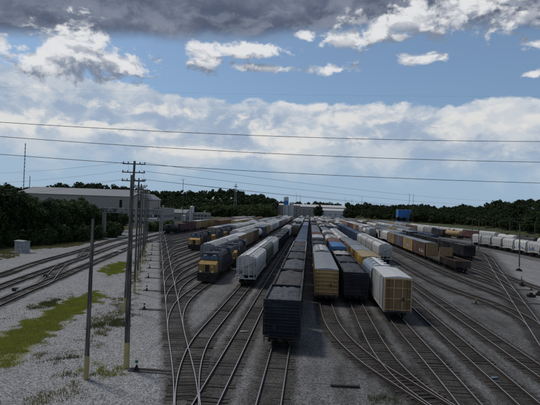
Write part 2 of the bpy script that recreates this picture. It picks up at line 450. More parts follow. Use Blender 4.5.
pale = np.interp(vx - ladx, [-9, -1.6, 1.2, 6], [1.0, .97, .62, .48])
pale = np.where(vx > -4, np.interp(vx, [-4, 0, 3, 20], [.48, .36, .25, .20]), pale)
pale = np.where(vy > 60, pale*np.interp(vy, [60, 140, 300], [1, .8, .5])*1.0, pale)
rr = vx - (24.4 + .333*(vy - 47.6))
pale = np.where(vx > 20, np.maximum(pale, .80*sstep((rr - 1.5)/3)*(1 - sstep((vx - 64 + (vy - 100)*.02)/4))), pale)
pale = np.where((vx > 64) & (vy > 60), .30, pale)
main_d = np.abs(vx - np.interp(vy, [30, 60, 100, 150], [-30, -37.5, -46, -54]))
green = sstep((-vx - np.interp(vy, [0, 60, 94, 150, 260], [52, 58, 66, 76, 86]))/5)
green = np.maximum(green, sstep((np.abs(vx - 10) - 95)/14)*(vy < 900))
green = np.maximum(green, sstep((np.hypot(vx, vy) - 640)/60))
green = np.maximum(green, sstep((vz - .3)/1.5))
GRASSP = [[(-14, 372), (22, 362), (45, 337), (75, 317), (100, 300), (97, 291), (75, 297), (50, 309), (20, 327), (-14, 342)]]
for pp in GRASSP:
    C_ = [Vector(g(*q)) for q in pp]; best = np.full(len(vx), 9.0); ins = np.zeros(len(vx), bool); j = len(C_) - 1
    for i in range(len(C_)):
        A_, B_ = C_[j], C_[i]; ab = B_ - A_; t = np.clip(((vx - A_.x)*ab.x + (vy - A_.y)*ab.y)/ab.length_squared, 0, 1)
        best = np.minimum(best, np.hypot(vx - A_.x - t*ab.x, vy - A_.y - t*ab.y))
        ins ^= ((B_.y > vy) != (A_.y > vy)) & (vx < (A_.x - B_.x)*(vy - B_.y)/(A_.y - B_.y + 1e-12) + B_.x); j = i
    lawn = np.where(ins, .5 + best*.4, .5 - best*.4); lawn = np.clip(lawn, 0, 1)
i = np.arange(len(xs)*len(ys)).reshape(len(ys), len(xs))
fq = np.stack([i[:-1, :-1].ravel(), i[:-1, 1:].ravel(), i[1:, 1:].ravel(), i[1:, :-1].ravel()], 1)
m, n, b = newmat('yard_ballast')
geo = n.new('ShaderNodeNewGeometry').outputs['Position']
def attr(n, nm):
    a = n.new('ShaderNodeAttribute'); a.attribute_name = nm; return a.outputs['Fac']
big_n = n.noise(geo, .22, 5, .6); mid_n = n.noise(geo, 1.3, 5, .65); st_c = n.sep(n.vor(geo, 13.0, out='Color'))[0]; st_d = n.vor(geo, 13.0)
wave = n.noise(n.vm('MULTIPLY', geo, (1.0, .12, 1.0)), .9, 4, .6)
pl = n.m('ADD', attr(n, 'pale'), n.m('MULTIPLY', n.m('SUBTRACT', n.m('ADD', n.m('MULTIPLY', big_n, .5), n.m('MULTIPLY', wave, .5)), .5), 1.7), clamp=True)
dark = n.mix(mid_n, (.045, .045, .044), (.110, .109, .106)); light = n.mix(mid_n, (.25, .255, .263), (.38, .385, .395))
cc = n.mix(pl, dark, light)
bd = n.ss(n.m('ADD', attr(n, 'bed'), n.m('MULTIPLY', n.m('SUBTRACT', mid_n, .5), 1.2)), .25, .85)
bedc = n.mix(n.m('ADD', n.m('MULTIPLY', pl, .75), n.m('MULTIPLY', n.m('SUBTRACT', big_n, .5), .5), clamp=True), (.026, .024, .022), (.14, .135, .128))
cc = n.mix(n.m('MULTIPLY', bd, .88), cc, bedc)
cc = n.mix(1.0, cc, n.mix(st_c, (.36, .36, .36), (1.62, 1.62, 1.62)), 'MULTIPLY')
gr = n.mix(mid_n, (.035, .05, .018), (.10, .105, .05))
gmask = n.ss(n.m('ADD', attr(n, 'green'), n.m('MULTIPLY', n.m('SUBTRACT', mid_n, .5), 1.1)), .35, .75)
cc = n.mix(gmask, cc, gr)
lm_ = n.ss(n.m('ADD', attr(n, 'lawn'), n.m('MULTIPLY', n.m('SUBTRACT', mid_n, .5), 1.3)), .42, .72)
cc = n.mix(n.m('MULTIPLY', lm_, .8), cc, n.mix(mid_n, (.14, .15, .04), (.26, .26, .09)))
n.put(b.inputs['Base Color'], cc); b.inputs['Roughness'].default_value = .9; b.inputs['Specular IOR Level'].default_value = .2
bump(n, b, n.m('ADD', st_d, n.m('MULTIPLY', mid_n, 1.5)), .8, .05)
struct('ground', npmesh('ground', np.stack([vx, vy, vz], 1), fq, dict(bed=bedv, pale=pale, green=green, lawn=lawn)), MATS['yard_ballast'])

# rails and ties -------------------------------------------------------------------------------
m, n, b = newmat('rail_steel')
nz = n.sep(n.new('ShaderNodeNewGeometry').outputs['Normal'])[2]
p, oi = ocoord(n); k = n.noise(p, 2.0, 4, .6)
top = n.ss(nz, .8, .95)
n.put(b.inputs['Base Color'], n.mix(top, n.mix(k, (.020, .013, .010), (.045, .029, .021)), n.mix(k, (.34, .33, .32), (.58, .58, .58))))
n.put(b.inputs['Metallic'], n.m('MULTIPLY', top, .55)); n.put(b.inputs['Roughness'], n.lin(top, 0, 1, .85, .42))
m, n, b = newmat('tie_wood')
p, oi = ocoord(n); gpos = n.new('ShaderNodeNewGeometry').outputs['Position']
k = n.noise(n.vm('MULTIPLY', gpos, (.6, 6.0, 2.0)), 2.0, 5, .65); k2 = n.noise(gpos, .7, 3, .5)
n.put(b.inputs['Base Color'], n.mix(n.ss(k2, .35, .65), n.mix(k, (.016, .014, .012), (.050, .044, .038)), n.mix(k, (.035, .031, .028), (.10, .092, .083))))
b.inputs['Roughness'].default_value = .9; bump(n, b, k, .5, .02)

RPROF = [(-.07, 0), (.07, 0), (.033, .12), (.036, .165), (-.036, .165), (-.033, .12)]
def rail_mesh(L, off, z):
    vs = []; P = L.p; kk = len(RPROF)
    for j, p in enumerate(P):
        t = (P[min(j + 1, len(P) - 1)] - P[max(j - 1, 0)]).normalized(); nrm = Vector((t.y, -t.x))
        for dx, dz in RPROF:
            q = p + nrm*(off + dx); vs.append((q.x, q.y, z + dz))
    fs = [tuple(range(kk)), tuple((len(P) - 1)*kk + q for q in range(kk - 1, -1, -1))]
    for j in range(len(P) - 1):
        for q in range(kk): fs.append((j*kk + q, j*kk + (q + 1) % kk, (j + 1)*kk + (q + 1) % kk, (j + 1)*kk + q))
    mb = MB(); mb.quadmesh(vs, [f[::-1] for f in fs]); return mb.mesh('rail')
tie_me = [MB().box(-1.28, 1.28, -.115, .115, -.15, 0).mesh('tie'), MB().hexa([(-1.26, -.12, -.15), (1.3, -.11, -.15), (1.3, .12, -.15), (-1.26, .11, -.15)], [(-1.26, -.11, -.012), (1.3, -.10, 0), (1.3, .11, 0), (-1.26, .10, -.006)]).mesh('tie')]
TRLAB = dict(Lladder='slanting ladder track along the pale gravel, feeding the left yard tracks', Rladder='slanting ladder track at the right, feeding the right yard tracks',
             G='siding right of the right ladder track on pale gravel', H='curved track under the short white hoppers at the far right',
             J='curved track under the string with the tan tank car', K='outermost track at the right, beyond the short white hoppers',
             M1='farthest of the three main tracks at the left, beside the trees', M2='middle one of the three main tracks at the left',
             M3='nearest of the three main tracks at the left, beside the grass', X23='crossover between the middle and nearest main tracks', X12='crossover between the farthest and middle main tracks')
TRLAB.update({'T-5.9': 'straight empty track just left of the coal string', 'T-2.1': 'straight track under the coal string in the centre',
              'T2.5': 'track under the tan boxcar, curving right in the foreground', 'T6.4': 'track under the navy hopper right of the tan boxcar',
              'T10.2': 'track under the white car with the tan end', 'T14.4': 'empty track just right of the white car with the tan end',
              'T18.3': 'second empty track right of the white car with the tan end', 'T22.5': 'track joining the foot of the right ladder in an S-bend',
              'T28.4': 'empty track just left of the low gondola and tan bulkhead flatcar', 'T32.2': 'track under the low gondola and tan bulkhead flatcar'})
ordw = ['first', 'second', 'third', 'fourth', 'fifth', 'sixth', 'seventh', 'eighth', 'ninth', 'tenth', 'eleventh', 'twelfth', 'thirteenth', 'fourteenth', 'fifteenth', 'sixteenth', 'seventeenth', 'eighteenth', 'nineteenth', 'twentieth']
def ordn(k):
    if k < 20: return ordw[k]
    k += 1; return '%d%s' % (k, 'th' if k % 100 in (11, 12, 13) else {1: 'st', 2: 'nd', 3: 'rd'}.get(k % 10, 'th'))
for j, x in enumerate(LX): TRLAB['L%.1f' % x] = '%s track to branch off the left ladder, counted from the camera' % ordn(j)
for j, x in enumerate((36.3, 40.0, 43.5, 47.6, 52.6)): TRLAB['R%.1f' % x] = '%s track branching off the upper half of the right ladder' % ordn(j)
RAILZ = .215
near_ties = 0
for ti, (nm, L) in enumerate(TR.items()):
    t = thing('railway_track', TRLAB[nm], 'railway track', (0, 0, 0), 0, 'tracks of the rail yard')
    z = .04 + (ti % 9)*.0012
    for off in (-.755, .755): link('rail', rail_mesh(L, off, z), MATS['rail_steel'], t)
    far = MB(); d = .3; rr_ = random.Random(ti); wk = 0.0
    while d < L.L[-1]:
        p, tg = L.at(d); d += .56 + rr_.uniform(-.04, .04)
        dist = math.hypot(p.x, p.y)
        if dist > 190: break
        if dist < 16 or abs(math.atan2(p.x, p.y) + YAW) > .66: continue
        yaw = math.atan2(tg.y, tg.x) - math.pi/2 + rr_.gauss(0, .02)
        zz = rr_.uniform(-.010, .042) + (ti % 7)*.0009; wk = wk*.80 + rr_.gauss(0, .016); zz += wk - .004
        if dist < 52:
            link('tie', tie_me[rr_.random() < .6], MATS['tie_wood'], t, (p.x + tg.y*rr_.gauss(0, .05), p.y, zz), (0, rr_.gauss(0, .008), yaw)); near_ties += 1
        else:
            c_, s_ = math.cos(yaw), math.sin(yaw)
            far.quadmesh([(p.x + x*c_ - y*s_, p.y + x*s_ + y*c_, q) for q in (zz - .1, zz) for x, y in ((-1.28, -.115), (1.28, -.115), (1.28, .115), (-1.28, .115))],
                         [(4, 5, 6, 7), (0, 1, 5, 4), (1, 2, 6, 5), (2, 3, 7, 6), (3, 0, 4, 7)])
    if far.v:
        o = link('ties', far.mesh('ties'), MATS['tie_wood'], t); o['kind'] = 'stuff'
print('near ties', near_ties)
#==PART3==
# ------------------------------------------------------------------ rolling stock: templates of parts, shared meshes
# a part: (name, mesh, paint role, sub-parts, local location)
TPL = {}
def cached(fn):
    def w(*a):
        key = (fn.__name__,) + a
        if key not in TPL: TPL[key] = fn(*a)
        return TPL[key]
    return w

@cached
def truck_parts(lod, axles):
    sp = [-.9, .9] if axles == 2 else [-1.75, 0, 1.75]
    fr = MB()
    for s in (-1, 1):
        y0, y1 = sp[0] - .28, sp[-1] + .28; x0, x1 = (.92*s, 1.08*s) if s > 0 else (1.08*s, .92*s)
        fr.prism_x([(y0, .52), (sp[0] + .25, .26), (sp[-1] - .25, .26), (y1, .52), (y1, .70), (.35, .86), (-.35, .86), (y0, .70)], x0, x1)
        for y in sp: fr.box(min(x0, x1) - .05, max(x0, x1) + .05, y - .14, y + .14, .36, .64)
    fr.box(-.9, .9, -.16, .16, .55, .92)
    wh = MB().lathe_y([(0, 0)], 0, 0, 3) if False else MB()
    for s in (-1, 1):
        k = 14
        for x0, x1, r in ((.70, .80, .46), (.66, .72, .50)):
            wh.quadmesh([(s*x, r*math.cos(2*math.pi*i/k), .46 + r*math.sin(2*math.pi*i/k)) for x in (x0, x1) for i in range(k)],
                        [tuple(range(k)), tuple(range(2*k - 1, k - 1, -1))] + [(i, i + k, (i + 1) % k + k, (i + 1) % k) for i in range(k)])
    wh.tube((-.7, 0, .46), (.7, 0, .46), .08)
    if lod == 2:
        m = MB(); m.v += fr.v; m.f += fr.f
        for y in sp: m.quadmesh([(a, b_ + y, c_) for a, b_, c_ in wh.v], wh.f)
        return m.mesh('truck'), []
    return fr.mesh('truck'), [('wheelset', wh.mesh('wheelset'), 'wheel', (0, y, 0)) for y in sp]
def trucks(L, lod, ins=2.1, axles=2):
    me, sub = truck_parts(lod, axles)
    return [('truck', me, 'truck', sub, (0, s*(L/2 - ins), 0)) for s in (-1, 1)]
@cached
def coupler_mesh():
    m = MB(); m.box(-.10, .10, -.55, .3, .74, .98); m.box(-.17, .17, -.75, -.50, .70, 1.02); m.tube((.25, -.1, .75), (.22, -.5, .35), .03)
    return m.mesh('coupler')
def couplers(L): return [('coupler', coupler_mesh(), 'truck', [], (0, -L/2, 0)), ('coupler', coupler_mesh(), 'truck', [], (0, L/2, 0, math.pi))]
def ladder_mb(m, x, y, z0, z1, w=.4, axis='x', r=.022):
    k = int((z1 - z0)/.38)
    a, b_ = (lambda t, z: (x + t, y, z)), (lambda t, z: (x, y + t, z)); q = a if axis == 'x' else b_
    m.tube(q(-w/2, z0), q(-w/2, z1), r, k=4); m.tube(q(w/2, z0), q(w/2, z1), r, k=4)
    for i in range(k + 1): m.tube(q(-w/2, z0 + .1 + i*.36), q(w/2, z0 + .1 + i*.36), r*.8, k=4)
    return m
@cached
def ladder_mesh(z0, z1, axis): return ladder_mb(MB(), 0, 0, z0, z1, .42, axis).mesh('ladder')
@cached
def wheel_brake():
    m = MB(); k = 12
    for i in range(k):
        a, b_ = 2*math.pi*i/k, 2*math.pi*(i + 1)/k
        m.tube((.2*math.cos(a), 0, .2*math.sin(a)), (.2*math.cos(b_), 0, .2*math.sin(b_)), .02, k=4)
    for i in range(4): m.tube((0, 0, 0), (.2*math.cos(i*1.57), 0, .2*math.sin(i*1.57)), .014, k=4)
    m.box(-.09, .09, .02, .14, -.12, .12)
    return m.mesh('brake_wheel')

@cached
def boxcar(L, H, end, lod):
    w = 1.5; y0, y1 = -L/2 + .35, L/2 - .35; zb = 1.0
    body = MB(); body.box(-w, w, y0, y1, zb, H - .12)
    nr = max(4, int((y1 - y0)/(.62 if lod < 2 else 1.25)))
    if lod < 3:
        for i in range(nr + 1):
            y = y0 + .06 + (y1 - y0 - .12)*i/nr
            if abs(y) < 1.6: continue
            for s in (-1, 1): body.box(min(s*w, s*(w + .055)), max(s*w, s*(w + .055)), y - .05, y + .05, zb + .05, H - .16)
    body.box(-w - .02, w + .02, y0 - .01, y1 + .01, zb - .18, zb - .004)
    out = [('body', body.mesh('body'), 'body', [], (0, 0, 0))]
    roof = MB(); roof.prism_y([(-w - .05, H - .12), (w + .05, H - .12), (w + .05, H - .05), (0, H + .10), (-w - .05, H - .05)], y0 - .04, y1 + .04)
    kk = int((y1 - y0)/1.15)
    if lod < 3:
        for i in range(kk + 1):
            y = y0 + (y1 - y0)*i/kk
            roof.quadmesh([(-w - .06, y - .035, H - .045), (0, y - .035, H + .105), (w + .06, y - .035, H - .045), (-w - .06, y + .035, H - .045), (0, y + .035, H + .105), (w + .06, y + .035, H - .045),
                           (-w - .06, y - .03, H - .02), (0, y - .03, H + .13), (w + .06, y - .03, H - .02), (-w - .06, y + .03, H - .02), (0, y + .03, H + .13), (w + .06, y + .03, H - .02)],
                          [(6, 7, 10, 9), (7, 8, 11, 10), (0, 1, 7, 6), (1, 2, 8, 7), (4, 3, 9, 10), (5, 4, 10, 11), (0, 6, 9, 3), (2, 5, 11, 8)])
    out.append(('roof', roof.mesh('roof'), 'roof', [], (0, 0, 0)))
    if lod < 3:
        for s in (-1, 1):
            e = MB(); ye = -.03
            if end == 'ribs':        # horizontal corrugations
                e.box(-w + .01, w - .01, ye, ye + .012, zb + .02, H - .15)
                nn = 6; hh = (H - .2 - zb - .1)/nn
                for i in range(nn):
                    z = zb + .1 + i*hh
                    e.prism_x([(ye, z + .05), (ye - .17, z + hh*.35), (ye - .17, z + hh*.60), (ye, z + hh - .06)], -w + .1, w - .1)
                for xx in (-w + .03, w - .03): e.box(xx - .05, xx + .05, ye - .08, ye + .02, zb, H - .14)
                e.box(-w, w, ye - .08, ye + .02, H - .24, H - .13)
            elif end == 'frame':     # posts and beams
                out.append(('end_plate', MB().box(-w + .01, w - .01, ye, ye + .012, zb + .02, H - .15).mesh('end_plate'), 'endplate', [], (0, y0 + .02, 0) if s < 0 else (0, y1 - .02, 0, math.pi)))
                for xx in (-w + .06, -.47, .47, w - .06): e.box(xx - .06, xx + .06, ye - .14, ye + .02, zb, H - .14)
                for zz in (zb + .12, zb + (H - zb)*.36, zb + (H - zb)*.68, H - .22): e.box(-w, w, ye - .11, ye + .018, zz - .06, zz + .06)
            em = e.mesh('end_panel')
            out.append(('end_panel', em, 'end', [], (0, y0 + .02, 0) if s < 0 else (0, y1 - .02, 0, math.pi)))
        dm = MB(); dm.box(0, .05, -1.5, 1.5, zb + .08, H - .3)
        for yy in (-1.45, -.72, 0, .72, 1.45): dm.box(.05, .09, yy - .04, yy + .04, zb + .1, H - .32)
        dme = dm.mesh('door')
        for s in (-1, 1): out.append(('door', dme, 'door', [], (w, 0, 0) if s > 0 else (-w, 0, 0, math.pi)))
    if lod < 2:
        out += [('ladder', ladder_mesh(.6, H - .2, 'x'), 'iron', [], (-w + .3, y0 - .13, 0)), ('ladder', ladder_mesh(.6, H - .2, 'x'), 'iron', [], (w - .3, y0 - .13, 0)),
                ('ladder', ladder_mesh(.6, 2.2, 'y'), 'iron', [], (w + .09, y0 + .35, 0)), ('ladder', ladder_mesh(.6, H - .2, 'y'), 'iron', [], (-w - .09, y0 + .35, 0)),
                ('brake_wheel', wheel_brake(), 'iron', [], (.55, y0 - .2, 2.3))]
        pm = MB(); pm.box(-1.3, 1.3, -.35, 0, .93, .99); pm.tube((-1.3, -.33, .75), (1.3, -.33, .75), .025, k=4)
        out.append(('end_platform', pm.mesh('end_platform'), 'iron', [], (0, y0 - .01, 0)))
    uf = MB(); uf.box(-.3, .3, y0, y1, .62, .815); uf.box(-1.2, -.5, -1.0, .4, .45, .8); uf.box(.5, .9, -.6, .9, .5, .8)
    out.append(('underframe', uf.mesh('underframe'), 'truck', [], (0, 0, 0)))
    return out + couplers(L - .5) + trucks(L, max(1, lod))

@cached
def covhopper(L, H, bays, lod):
    y0, y1 = -L/2 + .45, L/2 - .45
    prof = [(1.30, 1.45), (1.50, 1.62), (1.60, 2.2), (1.60, H - .75), (1.50, H - .35), (1.05, H - .08), (.4, H)]
    prof = prof + [(-x, z) for x, z in prof[::-1]]
    k = len(prof); body = MB(); sl = 1.15
    def yend(z, s):  # the end sheets slope in towards the bottom
        return s*((y1) - (sl*max(0, (2.5 - z))/1.05))
    vs = [(x, yend(z, -1), z) for x, z in prof] + [(x, yend(z, 1), z) for x, z in prof]
    body.quadmesh(vs, [tuple(range(k)), tuple(range(2*k - 1, k - 1, -1))] + [(i, i + k, (i + 1) % k + k, (i + 1) % k) for i in range(k)])
    nr = int((y1 - y0)/1.35)
    if lod < 3:
        for i in range(1, nr):
            y = y0 + (y1 - y0)*i/nr
            if abs(y) > y1 - 1.3: continue
            for s in (-1, 1):
                body.hexa([(s*1.60, y - .05, 1.7), (s*1.66, y - .05, 1.7), (s*1.66, y + .05, 1.7), (s*1.60, y + .05, 1.7)][::s], [(s*1.60, y - .05, H - .75), (s*1.66, y - .05, H - .75), (s*1.66, y + .05, H - .75), (s*1.60, y + .05, H - .75)][::s])
    for s in (-1, 1): body.box(min(s*1.50, s*1.62), max(s*1.50, s*1.62), y0 + .1, y1 - .1, 1.30, 1.56)
    out = [('body', body.mesh('body'), 'body', [], (0, 0, 0))]
    rb = MB(); rb.box(-.32, .32, y0 - .15, y1 + .15, H + .12, H + .16)
    if lod < 2:
        for i in range(int(L/2)): rb.box(-.28, .28, y0 + i*2.0 + .3, y0 + i*2.0 + .36, H - .01, H + .12)
    out.append(('running_board', rb.mesh('running_board'), 'roof', [], (0, 0, 0)))
    nh = max(3, bays*2)
    hm = MB(); hm.lathe_z([(-.06, .33), (.10, .33), (.14, .26), (.15, .0)], 0, 0, 10)
    hme = hm.mesh('hatch')
    if lod < 3:
        for i in range(nh):
            y = y0 + 1.0 + (y1 - y0 - 2.0)*i/(nh - 1)
            for s in (-1, 1): out.append(('hatch', hme, 'hatch', [], (s*.72, y, H - .02)))
    bm = MB()
    span = (y1 - y0 - 3.6)/bays
    for i in range(bays):
        yc = y0 + 1.8 + span*(i + .5)
        bm.hexa([(-.45, yc - .35, .38), (.45, yc - .35, .38), (.45, yc + .35, .38), (-.45, yc + .35, .38)], [(-1.28, yc - span/2 + .03, 1.44), (1.28, yc - span/2 + .03, 1.44), (1.28, yc + span/2 - .03, 1.44), (-1.28, yc + span/2 - .03, 1.44)])
    bm.box(-.28, .28, y0, y1, .86, 1.12)
    out.append(('hopper_bays', bm.mesh('hopper_bays'), 'under', [], (0, 0, 0)))
    e = MB()
    for xx in (-1.25, -.42, .42, 1.25): e.box(xx - .06, xx + .06, -.04, .06, 1.0, H - .5 if abs(xx) < 1 else 2.6)
    e.box(-1.5, 1.5, -.03, .05, 2.42, 2.54); e.box(-1.5, 1.5, -.12, 1.2, .98, 1.12)
    if lod < 2: e.box(-1.3, 1.3, -.10, .00, 1.6, 1.66)
    em = e.mesh('end_frame')
    out += [('end_frame', em, 'endf', [], (0, y0 - .06, 0)), ('end_frame', em, 'endf', [], (0, y1 + .06, 0, math.pi))]
    if lod < 2:
        out += [('ladder', ladder_mesh(.6, H - .3, 'x'), 'iron', [], (1.2, y0 - .2, 0)), ('ladder', ladder_mesh(.6, H - .3, 'x'), 'iron', [], (-1.2, y0 - .2, 0)), ('brake_wheel', wheel_brake(), 'iron', [], (-.75, y0 - .24, 2.0))]
    return out + couplers(L - .4) + trucks(L, max(1, lod), 1.75)

def heap(L2, w, z, h, seed, nx=10):
    rg = np.random.default_rng(seed); ny = max(8, int(L2*2*1.1)); X = np.linspace(-w, w, nx); Y = np.linspace(-L2, L2, ny)
    bumps = rg.normal(0, .055, (ny, nx)); vs = []
    for j in range(ny):
        for i_ in range(nx):
            ex = 1 - abs(X[i_]/w)**2.2; ey = min(1, (L2 - abs(Y[j]))/1.3)
            vs.append((X[i_], Y[j], z + h*max(0, ex)*max(0, ey)**.7*(1 + .25*math.sin(Y[j]*1.4 + seed)) + bumps[j, i_]*(.3 + ex)))
    fs = [(j*nx + i_, j*nx + i_ + 1, (j + 1)*nx + i_ + 1, (j + 1)*nx + i_) for j in range(ny - 1) for i_ in range(nx - 1)]
    return MB().quadmesh(vs, fs)

@cached
def openhopper(L, H, seed, lod):
    w = 1.55; y0, y1 = -L/2 + .35, L/2 - .35; zb = 1.05; t = .07
    body = MB()
    body.box(-w, -w + t, y0, y1, zb, H); body.box(w - t, w, y0, y1, zb, H)
    body.box(-w + t, w - t, y0, y0 + t, zb, H); body.box(-w + t, w - t, y1 - t, y1, zb, H); body.box(-w + t, w - t, y0 + t, y1 - t, zb, zb + .06)
    nr = max(5, int((y1 - y0)/1.05))
    if lod < 3:
        for i in range(nr + 1):
            y = y0 + .07 + (y1 - y0 - .14)*i/nr
            for s in (-1, 1): body.box(min(s*w, s*(w + .07)), max(s*w, s*(w + .07)), y - .06, y + .06, zb - .05, H - .06)
    for s in (-1, 1): body.box(min(s*(w - .09), s*(w + .09)), max(s*(w - .09), s*(w + .09)), y0, y1, H + .003, H + .12)
    out = [('body', body.mesh('body'), 'body', [], (0, 0, 0))]
    for s in (-1, 1):
        e = MB(); nn = 5; z0 = zb + .15; hh = (H - .15 - z0)/nn
        if lod < 3:
            for i in range(nn):
                z = z0 + i*hh; e.prism_x([(.02, z), (-.17, z + hh*.28), (-.17, z + hh*.55), (.02, z + hh*.82)], -w + .08, w - .08)
        e.box(-w + .003, w - .003, -.10, .10, H + .002, H + .122); e.box(-w, w, -.06, .06, zb - .06, zb + .1)
        for xx in (-w + .05, w - .05): e.box(xx - .05, xx + .05, -.07, .02, zb - .05, H)
        out.append(('end_panel', e.mesh('end_panel'), 'body', [], (0, y0 - .003, 0) if s < 0 else (0, y1 + .003, 0, math.pi)))
    out.append(('load', heap(L/2 - .5, w - t - .01, H - .13, .26, seed, 10 if lod < 2 else 6).mesh('load', True), 'load', [], (0, 0, 0)))
    bm = MB(); nb = 3 if L > 10 else 2; span = (y1 - y0 - 3.4)/nb
    for i in range(nb):
        yc = y0 + 1.7 + span*(i + .5)
        bm.hexa([(-1.2, yc - .3, .36), (1.2, yc - .3, .36), (1.2, yc + .3, .36), (-1.2, yc + .3, .36)], [(-1.45, yc - span/2 + .03, zb - .02), (1.45, yc - span/2 + .03, zb - .02), (1.45, yc + span/2 - .03, zb - .02), (-1.45, yc + span/2 - .03, zb - .02)])
    bm.box(-.25, .25, y0, y1, .70, .98)
    out.append(('hopper_bays', bm.mesh('hopper_bays'), 'under', [], (0, 0, 0)))
    if lod < 2:
        out += [('ladder', ladder_mesh(.55, H, 'x'), 'iron', [], (-w + .28, y0 - .22, 0)), ('ladder', ladder_mesh(.55, H, 'y'), 'iron', [], (w + .11, y0 + .3, 0)), ('ladder', ladder_mesh(.55, 1.9, 'x'), 'iron', [], (w - .28, y0 - .22, 0)),
                ('brake_wheel', wheel_brake(), 'iron', [], (-.6, y0 - .25, 1.75))]
        pm = MB(); pm.box(-1.5, 1.5, -.30, 0, .88, .95); pm.tube((-1.45, -.3, .72), (1.45, -.3, .72), .03, k=4); pm.box(-1.45, -1.39, -.33, -.27, .4, .9); pm.box(1.39, 1.45, -.33, -.27, .4, .9)
        out.append(('end_platform', pm.mesh('end_platform'), 'iron', [], (0, y0 - .06, 0)))
        lt = MB(); rr_ = random.Random(3)
        for i in range(9): lt.box(.35 + i*.085, .35 + i*.085 + rr_.uniform(.03, .06), -.015, 0, H - .115, H - .045)
        out.append(('lettering', lt.mesh('lettering'), 'letter', [], (0, y0 - .075, .13)))
    return out + couplers(L - .5) + trucks(L, max(1, lod), 1.6)

@cached
def gondola(L, H, lod): 
    w = 1.5; y0, y1 = -L/2 + .35, L/2 - .35; zb = 1.0; t = .08; body = MB()
    body.box(-w, -w + t, y0, y1, zb, H); body.box(w - t, w, y0, y1, zb, H); body.box(-w + t, w - t, y0, y0 + t, zb, H); body.box(-w + t, w - t, y1 - t, y1, zb, H)
    body.box(-w + t, w - t, y0 + t, y1 - t, zb, zb + .06)
    for i in range(13):
        y = y0 + .08 + (y1 - y0 - .16)*i/12
        for s in (-1, 1): body.box(min(s*w, s*(w + .1)), max(s*w, s*(w + .1)), y - .07, y + .07, zb - .1, H - .05)
    for xx in (-.9, -.3, .3, .9):
        body.box(xx - .06, xx + .06, y0 - .08, y0, zb, H - .04)
    rim = MB()
    for s in (-1, 1): rim.box(min(s*(w - .1), s*(w + .11)), max(s*(w - .1), s*(w + .11)), y0 - .02, y1 + .02, H + .002, H + .09)
    rim.box(-w + .1, w - .1, y0 - .06, y0 + .1, H + .004, H + .092); rim.box(-w + .1, w - .1, y1 - .1, y1 + .06, H + .004, H + .092)
    uf = MB(); uf.box(-.3, .3, y0, y1, .6, .9)
    return [('body', body.mesh('body'), 'body', [], (0, 0, 0)), ('rim', rim.mesh('rim'), 'rim', [], (0, 0, 0)), ('load', heap(L/2 - .6, w - .12, zb + .5, .35, 5).mesh('load', True), 'load', [], (0, 0, 0)),
            ('underframe', uf.mesh('underframe'), 'truck', [], (0, 0, 0))] + couplers(L - .5) + trucks(L, max(1, lod))

@cached
def bulkhead_flat(L, lod):
    y0, y1 = -L/2 + .35, L/2 - .35; out = []
    d = MB(); d.box(-1.5, 1.5, y0, y1, .85, 1.14)
    for s in (-1, 1):
        for i in range(12): d.box(min(s*1.5, s*1.58), max(s*1.5, s*1.58), y0 + .4 + (y1 - y0 - .8)*i/11 - .05, y0 + .4 + (y1 - y0 - .8)*i/11 + .05, .8, 1.1)
    out.append(('deck', d.mesh('deck'), 'deck', [], (0, 0, 0)))
    pl = MB().box(-1.45, 1.45, -.22, .22, 1.143, 1.20).mesh('plank'); k = int((y1 - y0 - 1.6)/.5)
    for i in range(k): out.append(('plank', pl, 'plank', [], (0, y0 + 1.0 + i*.5, 0)))
    b_ = MB()
    for xx in (-1.40, -.75, 0, .75, 1.40): b_.box(xx - .07, xx + .07, -.14, .14, 1.14, 4.3)
    for zz in (1.5, 2.4, 3.3, 4.22): b_.box(-1.47, 1.47, -.10, .10, zz - .08, zz + .08)
    b_.box(-1.4, 1.4, -.02, .03, 1.2, 4.2)
    bme = b_.mesh('bulkhead')
    out += [('bulkhead', bme, 'body', [], (0, y0 + .3, 0)), ('bulkhead', bme, 'body', [], (0, y1 - .3, 0, math.pi))]
    return out + couplers(L - .5) + trucks(L, max(1, lod))

